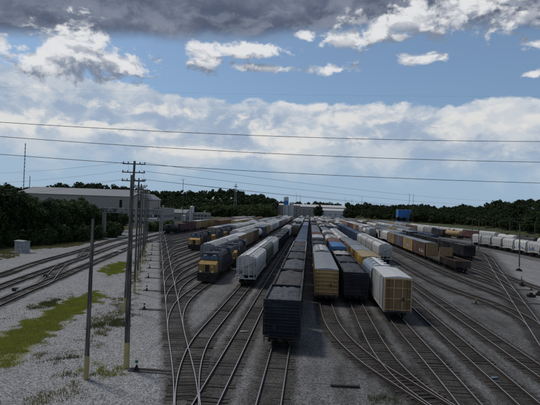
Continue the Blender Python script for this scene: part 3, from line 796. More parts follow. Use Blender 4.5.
@cached
def tankcar(L, lod):
    r = 1.42; y0, y1 = -L/2 + .8, L/2 - .8; cz = 2.62
    t = MB().lathe_y([(y0, .02), (y0 + .06, r*.5), (y0 + .25, r*.85), (y0 + .55, r), (y1 - .55, r), (y1 - .25, r*.85), (y1 - .06, r*.5), (y1, .02)], 0, cz, 20)
    for y in (-2.6, 2.6): t.lathe_y([(y - .05, r), (y - .05, r + .03), (y + .05, r + .03), (y + .05, r)], 0, cz, 20)
    out = [('tank', t.mesh('tank', True), 'body', [], (0, 0, 0))]
    d = MB().lathe_z([(cz + r - .1, .5), (cz + r + .35, .5), (cz + r + .45, .4), (cz + r + .47, 0)], 0, 0, 14); d.box(-.75, .75, -1.1, 1.1, cz + r + .02, cz + r + .07)
    for sx in (-1, 1):
        for sy in (-1, 1): d.tube((sx*.73, sy*1.05, cz + r), (sx*.73, sy*1.05, cz + r + .85), .03, k=4)
        d.tube((sx*.73, -1.05, cz + r + .85), (sx*.73, 1.05, cz + r + .85), .03, k=4)
    out.append(('dome_platform', d.mesh('dome_platform'), 'iron', [], (0, 0, 0)))
    u = MB(); u.box(-.3, .3, -L/2 + .35, L/2 - .35, .75, 1.05); u.box(-1.4, 1.4, -L/2 + .3, -L/2 + 1.3, .95, 1.08); u.box(-1.4, 1.4, L/2 - 1.3, L/2 - .3, .95, 1.08)
    for y in (-L/2 + 2.0, L/2 - 2.0): u.prism_y([(-1.0, 1.05), (1.0, 1.05), (1.25, 2.1), (-1.25, 2.1)], y - .25, y + .25)
    for s in (-1, 1): u.tube((s*1.45, -L/2 + .4, 1.9), (s*1.45, L/2 - .4, 1.9), .03, k=4); u.tube((s*1.45, -L/2 + .4, 1.0), (s*1.45, -L/2 + .4, 1.9), .03, k=4)
    out.append(('underframe', u.mesh('underframe'), 'truck', [], (0, 0, 0)))
    if lod < 3: out.append(('ladder', ladder_mesh(1.0, 4.0, 'y'), 'iron', [], (1.5, 0, 0)))
    return out + couplers(L - .5) + trucks(L, max(1, lod), 1.8)

@cached
def loco(L, lod):
    y0 = -L/2; out = []
    fr = MB(); fr.box(-1.5, 1.5, y0 + .5, L/2 - .5, 1.12, 1.48); fr.box(-1.5, 1.5, y0 + .5, y0 + .62, .42, 1.12); fr.box(-1.5, 1.5, L/2 - .62, L/2 - .5, .42, 1.12)
    fr.prism_x([(y0 + .52, .18), (y0 + .30, .18), (y0 + .52, .75)], -1.45, 1.45)
    for s in (-1, 1):
        for i in range(3): fr.box(min(s*1.1, s*1.52), max(s*1.1, s*1.52), y0 + .62, y0 + .95 + .12*i, .45 + .26*i, .49 + .26*i)
    out.append(('frame', fr.mesh('frame'), 'dark', [], (0, 0, 0)))
    nose = MB(); yn, yc = y0 + .95, y0 + 2.5
    nose.prism_x([(yn, 1.483), (yc, 1.483), (yc, 3.22), (yn + .75, 3.10), (yn + .10, 2.75)], -1.42, 1.42)
    out.append(('nose', nose.mesh('nose'), 'nose', [('nose_door', MB().box(-.34, .30, -.03, .03, 1.55, 2.70).mesh('nose_door'), 'dark', (0, yn + .0, 0)),
                                                    ('headlight', MB().box(.5, .9, -.06, .05, 2.3, 2.48).mesh('headlight'), 'lens', (0, yn, 0))], (0, 0, 0)))
    cab = MB(); yb = yc + 2.3
    cab.prism_y([(-1.5, 1.486), (1.5, 1.486), (1.5, 3.9), (1.15, 4.35), (-1.15, 4.35), (-1.5, 3.9)], yc + .003, yb)
    cs = []
    for x0, x1 in ((-1.34, -.72), (-.66, -.05), (.05, .66), (.72, 1.34)): cs.append(('windshield', MB().box(x0, x1, -.03, .01, 3.32, 3.92).mesh('windshield'), 'glass', (0, yc, 0)))
    for s in (-1, 1): cs.append(('side_window', MB().box(-.02, .02, .5, 1.8, 2.95, 3.65).mesh('side_window'), 'glass', (s*1.50, yc, 0)))
    for s in (-1, 1): cs.append(('number_board', MB().box(-.28, .28, -.03, .01, 3.97, 4.13).mesh('number_board'), 'lens', (s*.78, yc, 0)))
    cs.append(('cab_roof', MB().box(-1.2, 1.2, yc + .1, yb - .05, 4.353, 4.40).mesh('cab_roof'), 'hood', (0, 0, 0)))
    out.append(('cab', cab.mesh('cab'), 'cab', cs, (0, 0, 0)))
    hood = MB(); yh = L/2 - .9
    hood.prism_y([(-.95, 1.484), (.95, 1.484), (.95, 3.95), (.65, 4.25), (-.65, 4.25), (-.95, 3.95)], yb + .003, yh)
    hood.prism_y([(-1.48, 3.3), (1.48, 3.3), (1.35, 4.28), (.9, 4.42), (-.9, 4.42), (-1.35, 4.28)], yh - 4.2, yh - .4)
    for i in range(9):
        for s in (-1, 1): hood.box(min(s*.95, s*.99), max(s*.95, s*.99), yb + .4 + i*.95, yb + 1.1 + i*.95, 1.7, 3.5)
    hood.box(-.5, .5, yb + 3.2, yb + 4.4, 4.253, 4.5); hood.box(-1.15, 1.15, yb + .5, yb + 2.2, 3.2, 4.0)
    out.append(('long_hood', hood.mesh('long_hood'), 'hood', [('fan', MB().lathe_z([(0, .55), (.1, .55), (.12, .4), (.12, 0)], 0, 0, 14).mesh('fan'), 'dark', (0, yh - 1.4 - 1.4*i, 4.423)) for i in range(2)]
                + [('stripe', MB().box(s*.95 - .006 + s*.045, s*.95 + .006 + s*.045, yb + .3, yh - .1, 3.55, 3.72).mesh('stripe'), 'nose', (0, 0, 0)) for s in (-1, 1)], (0, 0, 0)))
    out.append(('fuel_tank', MB().prism_y([(-1.1, .42), (1.1, .42), (1.4, .7), (1.4, 1.10), (-1.4, 1.10), (-1.4, .7)], -2.4, 2.0).mesh('fuel_tank'), 'dark', [], (0, 0, 0)))
    hr = MB()
    for s in (-1, 1):
        ps = [yb + .3 + i*1.6 for i in range(int((yh - yb)/1.6) + 1)]
        for y in ps: hr.tube((s*1.46, y, 1.48), (s*1.46, y, 2.5), .022, k=4)
        hr.tube((s*1.46, ps[0], 2.5), (s*1.46, ps[-1], 2.5), .022, k=4)
        for x in (s*1.35, s*.55): hr.tube((x, y0 + .56, 1.48), (x, y0 + .56, 2.5), .025, k=4)
        hr.tube((s*1.35, y0 + .56, 2.5), (s*.55, y0 + .56, 2.5), .025, k=4)
    out.append(('handrail', hr.mesh('handrail'), 'iron', [], (0, 0, 0)))
    dl = MB().box(-.13, .13, -.08, .08, -.13, .13).mesh('ditch_light')
    for s in (-1, 1): out.append(('ditch_light', dl, 'lens', [], (s*.95, y0 + .56, 1.66)))
    me, sub = truck_parts(max(1, min(lod, 2)), 3)
    for s in (-1, 1): out.append(('truck', me, 'truck', sub, (0, s*(L/2 - 3.4), 0)))
    return out + couplers(L - .5)

paint('paint_navy_loco', (.022, .032, .055), dirt=.4)
paint('loco_yellow', (.40, .23, .035), dirt=.5, pale=.03)
flat('glass_sky', (.10, .16, .24), .12)
flat('graffiti_white', (.50, .50, .50), .6); flat('graffiti_blue', (.08, .16, .40), .6)
def graffiti_mesh(seed, wid, hgt):
    rr_ = random.Random(seed); m = MB(); y = -wid/2
    def stroke(pts, r):
        for a, b_ in zip(pts[:-1], pts[1:]):
            d = Vector((b_[0] - a[0], b_[1] - a[1])); d = d.normalized()*r*.6; q = Vector((-d.y, d.x)).normalized()*r
            c4 = [(a[0] - d.x + q.x, a[1] - d.y + q.y), (a[0] - d.x - q.x, a[1] - d.y - q.y), (b_[0] + d.x - q.x, b_[1] + d.y - q.y), (b_[0] + d.x + q.x, b_[1] + d.y + q.y)]
            x_ = -rr_.uniform(0, .004); m.hexa([(x_, yy, zz) for yy, zz in c4], [(x_ - .004, yy, zz) for yy, zz in c4])
    while y < wid/2:
        k = rr_.randint(3, 5); stroke([(y + rr_.uniform(-.1, .55), rr_.uniform(0, hgt)) for _ in range(k)], rr_.uniform(.06, .12)); y += .55
    return m.mesh('graffiti')
DEF = dict(truck='steel_dark', under='steel_dark', wheel='wheel_steel', iron='grab_iron', letter='lettering_yellow', endplate='end_plate', glass='glass_sky', lens='lamp_lens', dark='steel_dark',
           hood='paint_navy_loco', cab='paint_navy_loco', nose='loco_yellow', plank='tie_wood')
def spawn(name, parts, pos, tg, roles, label, cat, group, z=RAILZ, flip=False):
    rz = math.atan2(tg.y, tg.x) - math.pi/2 + (math.pi if flip else 0)
    root = thing(name, label, cat, (pos.x, pos.y, z), rz, group)
    def add(nm, me, role, loc, par):
        o = link(nm, me, MATS[roles.get(role) or DEF.get(role) or roles['body']], par, loc[:3])
        if len(loc) > 3: o.rotation_euler = (0, 0, loc[3])
        return o
    for nm, me, role, sub, loc in parts:
        o = add(nm, me, role, loc, root)
        for sn, sm, sr, sl in sub: add(sn, sm, sr, sl, o)
    return root

KIND = {'B': ('boxcar', 'boxcar'), 'H': ('covered_hopper', 'covered hopper'), 'O': ('open_hopper', 'open hopper'), 'T': ('tank_car', 'tank car'),
        'G': ('gondola', 'gondola'), 'F': ('bulkhead_flatcar', 'flatcar'), 'L': ('locomotive', 'locomotive')}
COUNT = {}
def car(code, colr, L, pos, tg, dist, label, group, opt):
    lod = 1 if dist < 100 else (2 if dist < 240 else 3)
    roles = dict(body='paint_' + colr); nm, kind = KIND[code]
    if code == 'B':
        end = opt.get('end', 'ribs'); parts = boxcar(L, opt.get('H', 4.45), end, lod)
        roles.update(roof=opt.get('roof', 'roof_silver'), end=opt.get('endm', 'paint_' + colr), door=opt.get('door', 'paint_' + colr))
    elif code == 'H':
        parts = covhopper(L, opt.get('H', 4.55), 1 if L < 9 else 2 if L < 13 else 3, lod); roles.update(roof=opt.get('roof', 'roof_silver'), hatch=opt.get('hatch', 'roof_white'), endf='paint_' + colr)
    elif code == 'O':
        parts = openhopper(L, opt.get('H', 3.75), (COUNT.get('O', 0) % 5 if lod < 3 else 0), lod); roles.update(load=opt.get('load', 'coal')); COUNT['O'] = COUNT.get('O', 0) + 1
    elif code == 'T': parts = tankcar(L, lod)
    elif code == 'G': parts = gondola(L, opt.get('H', 2.35), lod); roles.update(rim='paint_brown', load='coal_brown')
    elif code == 'F': parts = bulkhead_flat(L, lod); roles.update(deck='paint_dark_brown')
    elif code == 'L': parts = loco(L, lod)
    root = spawn(nm, parts, pos, tg, roles, label, kind, group, flip=opt.get('flip', False))
    if 'tag' in opt:
        COUNT['g'] = COUNT.get('g', 0) + 1
        link('graffiti', graffiti_mesh(COUNT['g'], L*.36, 1.25), MATS['graffiti_' + opt['tag']], root, (-1.566 if code == 'B' else -1.672, (COUNT['g'] % 3 - 1)*L*.12 - (2.9 if code == 'B' else 0), 1.35 if code == 'B' else 1.8))
    return root

CN = dict(navy='navy', black='black', white='white', grey='grey', pale_grey='pale grey', tan='tan', brown='brown', rust='rust-red', dark_red='dark red', blue='blue', bright_blue='bright blue',
          yellow='yellow', olive='olive', green='dark green', dark_brown='dark brown', steel_blue='blue-grey')
KN = {'B': 'boxcar', 'H': 'covered hopper', 'O': 'open hopper', 'T': 'tank car', 'G': 'low gondola', 'F': 'bulkhead flatcar', 'L': 'locomotive'}
def string(track, yfront, desc, cars, mix=0, end=470, gap=.75, seed=1, palette=None):
    """cars stand coupled on a track, the first nearest to the camera"""
    L = TR[track]; rr_ = random.Random(seed); lst = list(cars)
    d = L.d_at_y(yfront); i = 0; group = 'cars of the ' + desc
    pal = palette or [('B', 'tan'), ('B', 'brown'), ('B', 'rust'), ('H', 'white'), ('H', 'pale_grey'), ('H', 'grey'), ('O', 'black'), ('T', 'black'), ('B', 'blue'), ('H', 'white'), ('O', 'dark_brown'), ('B', 'dark_red'), ('T', 'white'), ('B', 'tan'), ('B', 'yellow'), ('B', 'steel_blue')]
    while True:
        if lst: c_ = lst.pop(0)
        elif mix:
            p0 = L.at(d)[0]
            if p0.y > end: break
            k, col_ = rr_.choice(pal); runs = rr_.choice([1, 1, 2, 3, 4]); Lc = {'B': rr_.choice([12.8, 14.6, 16.2]), 'H': 14.2, 'O': 12.6, 'T': 13.4}[k]
            o_ = {}
            if k == 'B': o_['roof'] = rr_.choice(['roof_silver', 'roof_silver', 'roof_white', 'roof_dark', 'roof_red' if col_ in ('rust', 'brown') else 'roof_silver'])
            lst = [(k, col_, Lc, o_)]*runs; continue
        else: break
        code, colr, Lc, opt = c_
        p, tg = L.at(d + Lc/2)
        nm = opt.get('lab'); lab = '%s %s, %s in the %s' % (CN[colr], KN[code], ordn(i), desc) if not nm else nm
        car(code, colr, Lc, p, tg, math.hypot(p.x, p.y), lab, group, opt)
        d += Lc + gap*.35; i += 1
    return i

tot = 0
E_ = {}
tot += string('T-2.1', 37.0, 'coal string running up the centre', [('O', 'navy', 8.1, dict(H=4.0, load='coal_grey', lab='navy open hopper with grey load, nearest car at bottom centre')), ('O', 'black', 12.8, dict(load='coal_brown')), ('O', 'black', 12.8, dict(load='coal_grey')),
    ('O', 'dark_brown', 12.8, dict(load='coal')), ('O', 'grey', 12.8, dict(load='coal')), ('O', 'grey', 12.8, dict(load='coal_brown'))] + [('B', 'blue', 13.4, dict(H=3.5, roof='roof_dull_blue'))]*14, 1, 500, seed=2)
tot += string('T-5.9', 190, 'string led by an olive boxcar', [('B', 'olive', 15, dict(roof='roof_dark')), ('B', 'tan', 15, E_)], 1, 480, seed=3)
tot += string('L-9.4', 65.3, 'string led by the nearest white covered hopper', [('H', 'white', 15.6, dict(roof='roof_white')), ('H', 'green', 15.6, dict(roof='roof_white', hatch='roof_white')), ('H', 'white', 15.6, E_)] + [('O', 'navy', 14.2, dict(load='coal'))]*4 + [('H', 'white', 14.2, E_)]*2, 1, 470, seed=4)
for k, y in enumerate((66.0, 84.8)):
    p, tg = TR['L-15.8'].at(TR['L-15.8'].d_at_y(y + 9.0))
    car('L', 'navy', 18.0, p, tg, p.y, ['navy locomotive with yellow nose, front one of the nearer pair', 'navy locomotive coupled behind the front one of the nearer pair'][k], 'locomotives of the nearer pair', {}); tot += 1
tot += string('L-19.6', 82.5, 'string beside the nearer locomotives', [('H', 'grey', 14.2, dict(roof='roof_white')), ('H', 'pale_grey', 14.2, dict(roof='roof_white')), ('B', 'tan', 14.6, dict(roof='roof_white')), ('B', 'tan', 14.6, dict(roof='roof_silver')), ('B', 'brown', 14.6, E_), ('T', 'white', 13.4, E_), ('B', 'blue', 14.6, E_), ('B', 'tan', 14.6, E_)]
    + [('H', 'white', 14.2, dict(roof='roof_white'))]*4, 1, 460, seed=5)
tot += string('L-23.3', 134, 'white string behind the nearer locomotives', [('H', 'white', 14.2, dict(roof='roof_white'))]*6, 1, 450, seed=6)
tot += string('L-27.0', 206, 'string right of the farther locomotives', [('H', 'pale_grey', 14.2, E_)]*3, 1, 450, seed=26)
for k, y in enumerate((113.0, 131.7, 150.4)):
    p, tg = TR['L-30.8'].at(TR['L-30.8'].d_at_y(y + 9.0))
    car('L', 'navy', 18.0, p, tg, 99, ['navy locomotive with yellow nose, front one of the farther three', 'navy locomotive, middle one of the farther three', 'navy locomotive, rear one of the farther three'][k], 'locomotives of the farther three', {}); tot += 1
tot += string('L-30.8', 172, 'string behind the farther three locomotives', [('H', 'white', 14.2, dict(roof='roof_white'))]*5, 1, 440, seed=7)
tot += string('L-34.5', 150, 'boxcar string left of the farther locomotives', [('B', 'tan', 12.8, dict(roof='roof_white')), ('B', 'blue', 11.6, E_), ('B', 'brown', 12.8, E_), ('B', 'dark_red', 12.8, E_), ('B', 'navy', 12.8, E_)], 1, 430, seed=8)
for x, y, s, dsc in ((-42.0, 236, 9, 'far string left of the tan and blue boxcars'), (-49.4, 228, 10, 'far string right of the black tank car'), (-53.1, 300, 19, 'far string next to the dark red cars')):
    tot += string('L%.1f' % x, y, dsc, [], 1, 430, seed=s)
tot += string('L-56.9', 168, 'string led by the black tank car', [('T', 'black', 13.2, E_), ('O', 'dark_red', 12.6, dict(load='coal')), ('B', 'dark_red', 12.8, dict(roof='roof_dark')), ('B', 'tan', 14.6, dict(roof='roof_white')), ('B', 'tan', 14.6, E_)], 1, 420, seed=11)
tot += string('T2.5', 56.3, 'string led by the long tan boxcar', [('B', 'tan', 23.0, dict(H=4.35, endm='end_tan', lab='long tan boxcar with silver roof, right of the coal string')), ('H', 'grey', 13.2, dict(roof='roof_white')), ('O', 'black', 12.6, E_), ('O', 'black', 12.6, E_), ('B', 'grey', 14.6, dict(roof='roof_white')), ('B', 'rust', 14.6, dict(roof='roof_red')), ('B', 'steel_blue', 14.6, E_)], 1, 500, seed=12)
tot += string('T6.4', 57.6, 'string led by the navy open hopper', [('O', 'navy', 12.6, dict(H=3.8, load='coal', lab='navy open hopper with ribbed end, right of the long tan boxcar')), ('O', 'black', 10.6, dict(load='coal')), ('O', 'dark_brown', 9.6, dict(load='lime_load')), ('B', 'bright_blue', 14.4, dict(roof='roof_blue')), ('B', 'rust', 13.2, dict(roof='roof_red')), ('H', 'white', 14.2, E_), ('B', 'grey', 14.6, dict(roof='roof_dark')), ('H', 'white', 14.2, E_)], 1, 500, seed=13)
tot += string('T10.2', 49.3, 'string led by the tan-ended white car', [('B', 'white', 9.6, dict(H=4.75, end='frame', endm='end_tan', roof='roof_white', lab='white-sided boxcar with framed tan end, right of the navy hopper')), ('H', 'steel_blue', 10.6, dict(H=4.7, roof='roof_white')), ('B', 'yellow', 11.4, dict(roof='roof_tan', H=4.8)), ('B', 'tan', 12.2, dict(H=4.8)), ('B', 'tan', 14.6, dict(H=4.8)), ('B', 'brown', 14.6, E_)], 1, 490, seed=14)
tot += string('T14.4', 236, 'far string between tan and blue boxcars', [], 1, 480, seed=24)
tot += string('T18.3', 103, 'string led by four white hoppers', [('H', 'white', 11.6, dict(roof='roof_white'))]*4 + [('B', 'blue', 14.6, dict(roof='roof_dull_blue'))]*7, 1, 480, seed=15)
tot += string('T22.5', 300, 'far string right of the blue boxcars', [], 1, 470, seed=25)
tot += string('T28.4', 196, 'string led by the grey covered hopper', [('H', 'pale_grey', 14.2, E_), ('T', 'white', 13.4, E_), ('H', 'white', 14.2, E_), ('B', 'brown', 14.6, E_), ('B', 'tan', 14.6, dict(roof='roof_tan'))], 1, 470, seed=16)
tot += string('T32.2', 93.0, 'string led by the low gondola', [('G', 'dark_brown', 10.8, dict(lab='low dark gondola, nearest car of the string beside the right ladder')), ('F', 'tan', 12.6, dict(lab='flatcar with tan bulkheads behind the low dark gondola')), ('B', 'black', 3.6, dict(H=4.4)) if False else ('B', 'brown', 13.6, dict(endm='paint_black', tag='white')), ('B', 'tan', 13.6, dict(tag='white')), ('B', 'brown', 13.6, dict(door='paint_steel_blue', tag='blue')), ('B', 'tan', 13.6, dict(tag='white')), ('H', 'white', 13.0, E_), ('B', 'white', 10.4, dict(door='paint_dark_brown')), ('T', 'pale_grey', 13.4, E_), ('B', 'yellow', 13.8, dict(roof='roof_silver')), ('B', 'brown', 14.6, E_)], 1, 460, seed=17)
tot += string('R36.3', 172, 'string just right of the tan and brown boxcars', [('B', 'steel_blue', 14.6, E_), ('B', 'grey', 14.6, E_)], 1, 450, seed=27)
tot += string('R43.5', 121, 'black string right of the low gondola', [('O', 'black', 12.4, dict(load='coal'))]*5 + [('B', 'navy', 14.6, E_)], 1, 440, seed=18)
tot += string('R52.6', 186, 'string led by blue boxcars at the right', [('B', 'blue', 13.4, dict(H=3.4, roof='roof_dull_blue'))]*3 + [('B', 'grey', 14.6, E_)]*3, 1, 430, seed=20)
tot += string('J', 227, 'string led by the tan tank car', [('T', 'tan', 12.6, E_), ('O', 'black', 12.4, E_), ('H', 'grey', 13.4, E_), ('H', 'white', 13.4, E_), ('B', 'brown', 14.6, dict(roof='roof_tan')), ('B', 'brown', 14.6, E_)], 1, 400, seed=21)
tot += string('H', 104, 'short white hopper string at right', [('H', 'white', 7.9, dict(H=4.5, roof='roof_white'))]*4 + [('H', 'white', 7.9, dict(H=4.5, roof='roof_white', tag='blue'))]*2 + [('H', 'white', 7.9, dict(H=4.5, roof='roof_white'))] + [('H', 'pale_grey', 7.9, dict(H=4.5))]*2 + [('H', 'white', 7.9, dict(H=4.5))], 0, seed=22)
tot += string('K', 158, 'outermost string at the right', [('H', 'white', 14.2, dict(roof='roof_white')), ('T', 'white', 13.4, E_), ('T', 'black', 13.4, E_), ('T', 'white', 13.4, E_), ('H', 'white', 14.2, E_), ('B', 'dark_red', 14.6, E_), ('H', 'white', 14.2, dict(roof='roof_white')), ('H', 'white', 14.2, E_)], 1, 380, seed=23)
print('cars', tot)
#==PART4==
# ------------------------------------------------------------------ buildings
flat('wall_pale', (.34, .33, .31), .85); flat('wall_cream', (.38, .36, .31), .85); flat('roof_sheet', (.25, .27, .29), .55); flat('wall_white', (.58, .59, .60), .7)
flat('window_dark', (.03, .035, .045), .15); flat('concrete', (.36, .35, .33), .9); flat('tank_silver', (.52, .55, .58), .4, .3); flat('sign_blue', (.05, .20, .55), .6)
flat('galvanised', (.33, .34, .35), .5, .5); flat('cabinet_grey', (.30, .33, .33), .55); flat('brick_wall', (.20, .12, .09), .9)

def building(name, label, x0, x1, y0, y1, zw, zr, wall, roof, ridge='x', nwin=(0, 0), z0=0.0, ph=3.2, cat='building', trim=None):
    """gabled (or flat when zr == zw) block with its own windows, doors and roof"""
    cx, cy = (x0 + x1)/2, (y0 + y1)/2; w, d = (x1 - x0)/2, (y1 - y0)/2
    t = thing(name, label, cat, (cx, cy, z0))
    wl = MB()
    if zr > zw:
        if ridge == 'x': wl.prism_x([(-d, -1), (d, -1), (d, zw), (0, zr), (-d, zw)], -w, w)
        else: wl.prism_y([(-w, -1), (w, -1), (w, zw), (0, zr), (-w, zw)], -d, d)
    else: wl.box(-w, w, -d, d, -1, zw)
    link('wall', wl.mesh('wall'), MATS[wall], t)
    r = MB(); o = .5; th = .3
    if zr > zw:
        if ridge == 'x':
            for s in (-1, 1): r.prism_x([(s*(d + o), zw - o*(zr - zw)/d + .02), (0, zr + .02), (0, zr + th), (s*(d + o), zw - o*(zr - zw)/d + th)][::-s], -w - o, w + o)
        else:
            for s in (-1, 1): r.prism_y([(s*(w + o), zw - o*(zr - zw)/w + .02), (0, zr + .02), (0, zr + th), (s*(w + o), zw - o*(zr - zw)/w + th)][::s*-1], -d - o, d + o)
    else: r.box(-w - .15, w + .15, -d - .15, d + .15, zw + .003, zw + .35)
    ro = link('roof', r.mesh('roof'), MATS[roof], t)
    link('vent', MB().lathe_z([(0, .5), (1.2, .5), (1.25, .8), (1.6, .05)], 0, 0, 10).mesh('vent'), MATS['galvanised'], ro, (w*.3, 0, (zr if zr > zw else zw) + .2))
    nx, nz = nwin
    if nx:
        wm = MB().box(-.9, .9, -.06, .05, -.8, .8).mesh('window'); fm = MB()
        for a in (-.95, 0, .95): fm.box(a - .05, a + .05, -.10, .03, -.86, .86)
        for a in (-.86, .86): fm.box(-1.0, 1.0, -.104, .032, a - .05, a + .05)
        fme = fm.mesh('frame')
        for side in ('front', 'right', 'left'):
            k = nx if side == 'front' else max(1, int(nx*d/w))
            for i in range(k):
                for j in range(nz):
                    z = 2.2 + j*ph
                    if z > zw - 1: continue
                    if side == 'front': loc = (-w + (i + .5)*2*w/k, -d, z); rz = 0
                    elif side == 'right': loc = (w, -d + (i + .5)*2*d/k, z); rz = math.pi/2
                    else: loc = (-w, -d + (i + .5)*2*d/k, z); rz = -math.pi/2
                    wo_ = link('window', wm, MATS['window_dark'], t, loc, (0, 0, rz)); link('frame', fme, MATS['wall_white'], wo_)
    link('door', MB().box(-1.6, 1.6, -.08, .05, 0, 3.6).mesh('door'), MATS['roof_sheet'], t, (w*.7, -d, 0))
    return t
def span(pxa, pxb, Y): return at(pxa, 200, Y).x, at(pxb, 200, Y).x
# long shed with the big grey roof above the left trees
xa, xb = span(26, 138, 262)
building('warehouse', 'long warehouse with big grey sheet roof above the left trees', xa, xb, 252, 288, 16.0, 20.5, 'wall_pale', 'roof_sheet', 'x', (12, 3))
xa, xb = span(137, 152, 236)
building('mill_building', 'tall pale gabled mill building at the right end of the long warehouse', xa, xb, 228, 250, 14.8, 17.6, 'wall_cream', 'roof_sheet', 'y', (3, 3))
xa, xb = span(149, 165, 244)
building('depot_building', 'pale flat-roofed block right of the gabled mill building', xa, xb, 240, 262, 9.8, 9.8, 'wall_pale', 'concrete', 'x', (4, 2))
xa, xb = span(146, 158, 226)
building('low_shed', 'low white shed in front of the pale flat-roofed block', xa, xb, 222, 230, 4.0, 4.6, 'wall_white', 'roof_sheet', 'x', (4, 1))
xa, xb = span(166, 188, 330)
building('workshop', 'low dark-roofed workshop right of the pale flat-roofed block', xa, xb, 324, 345, 6.0, 8.5, 'wall_pale', 'roof_sheet', 'x', (6, 1))
xa, xb = span(196, 209, 318)
building('office_building', 'small beige two-storey office beside the silver tank', xa, xb, 314, 326, 6.6, 6.6, 'wall_cream', 'concrete', 'x', (4, 2), ph=2.6)
xa, xb = span(258, 346, 720)
building('factory', 'very long pale factory closing the far end of the yard', xa, xb, 715, 775, 17, 21, 'wall_pale', 'wall_white', 'x', (16, 3), ph=4.5)
xa, xb = span(272, 300, 640)
building('grain_elevator', 'pale block in front of the very long far factory', xa, xb, 636, 660, 17.5, 17.5, 'wall_pale', 'concrete', 'x', (5, 4), ph=3.8)
xa, xb = span(322, 344, 660)
building('far_shed', 'white-roofed shed at the right end of the far factory', xa, xb, 650, 672, 12, 15, 'wall_white', 'wall_white', 'x', (4, 2), ph=4)
# silver tank and towers
def silo(label, px, Y, r, h, mat, name='storage_tank', band=None):
    p = at(px, 205, Y); t = thing(name, label, 'tank', (p.x, Y, terrain(p.x, Y).item()))
    link('shell', MB().lathe_z([(0, r), (h, r)], 0, 0, 20).mesh('shell', True), MATS[mat], t)
    link('dome', MB().lathe_z([(h + .01, r + .08), (h + r*.25, r*.7), (h + r*.4, .02)], 0, 0, 20).mesh('dome', True), MATS[mat], t)
    link('ladder', ladder_mb(MB(), 0, -r - .15, 0.3, h, .6).mesh('ladder'), MATS['galvanised'], t)
    if band: link('band', MB().lathe_z([(h*.62, r + .03), (h*.82, r + .03)], 0, 0, 20).mesh('band'), MATS[band], t)
    return t
silo('tall slim silver tank beside the small beige office', 192.2, 316, 1.6, 11.2, 'tank_silver')
silo('short fat white tank left of the tall silver tank', 184.3, 312, 1.4, 4.6, 'wall_white')
silo('far silver silo with a blue band, above the middle of the yard', 286, 600, 3.4, 27, 'tank_silver', 'silo', 'sign_blue')
silo('far plain silo right of the blue-banded silo', 291.5, 604, 3.0, 21, 'tank_silver', 'silo')
p = at(404.5, 213, 640); zb = terrain(p.x, 640).item()
building('blue_building', 'bright blue box building among the trees on the right hill', p.x - 10, p.x + 9, 634, 650, 16.8 - zb, 16.8 - zb, 'sign_blue', 'wall_white', 'x', (3, 1), z0=zb)
MATS['sign_blue'].node_tree.nodes['Principled BSDF'].inputs['Roughness'].default_value = .6

# ------------------------------------------------------------------ trees
def crown_arrays(seed, n_clump, n_leaf, size, rx, rz, zc):
    rg = np.random.default_rng(seed)
    u = rg.normal(size=(n_clump, 3)); u /= np.linalg.norm(u, axis=1)[:, None]
    rad_ = rg.uniform(.35, 1.0, n_clump)**.6
    cen = u*rad_[:, None]*np.array([rx*.82, rx*.82, rz*.82]); cen[:, 2] = np.where(cen[:, 2] < -rz*.55, -rz*.45*rg.uniform(.4, 1, n_clump), cen[:, 2]); cen[:, 2] += zc
    cr = rg.uniform(.22, .42, n_clump)*rx
    k = n_clump*n_leaf; ci = np.repeat(np.arange(n_clump), n_leaf)
    d = rg.normal(size=(k, 3)); d /= np.linalg.norm(d, axis=1)[:, None]
    pos = cen[ci] + d*(cr[ci]*rg.uniform(.55, 1.08, k))[:, None]*np.array([1, 1, .8])
    nrm = d + rg.normal(0, .55, (k, 3)) + np.array([0, 0, .35]); nrm /= np.linalg.norm(nrm, axis=1)[:, None]
    a = np.cross(nrm, rg.normal(size=(k, 3))); a /= np.linalg.norm(a, axis=1)[:, None]; b_ = np.cross(nrm, a)
    s = (size*rg.uniform(.6, 1.3, k))[:, None]
    v = np.stack([pos - a*s - b_*s*.6, pos + a*s - b_*s*.6, pos + a*s*.7 + b_*s*.6, pos - a*s*.7 + b_*s*.6], 1).reshape(-1, 3)
    f = np.arange(4*k).reshape(k, 4); tone = np.repeat(rg.uniform(0, 1, n_clump)[ci]*.7 + rg.uniform(0, .3, k), 4)
    return v, f, tone
def foliage(name, lo, hi):
    m, n, b = newmat(name)
    t = attr(n, 'tone'); oi = n.new('ShaderNodeObjectInfo').outputs['Random']
    kk = n.m('ADD', n.m('MULTIPLY', t, .8), n.m('MULTIPLY', oi, .3), clamp=True)
    n.put(b.inputs['Base Color'], n.mix(kk, lo, hi)); b.inputs['Roughness'].default_value = .65; b.inputs['Specular IOR Level'].default_value = .2
    tr = n.new('ShaderNodeBsdfTranslucent'); n.put(tr.inputs[0], n.mix(kk, tuple(v*1.2 for v in lo), tuple(v*1.2 for v in hi)))
    ms = n.new('ShaderNodeMixShader'); ms.inputs[0].default_value = .25
    m.node_tree.links.new(b.outputs[0], ms.inputs[1]); m.node_tree.links.new(tr.outputs[0], ms.inputs[2])
    m.node_tree.links.new(ms.outputs[0], m.node_tree.nodes['Material Output'].inputs[0])
foliage('leaves', (.022, .042, .014), (.075, .105, .034)); foliage('leaves_dark', (.016, .032, .013), (.05, .075, .028)); foliage('leaves_light', (.045, .07, .018), (.12, .15, .05))
flat('bark', (.07, .055, .045), .9)
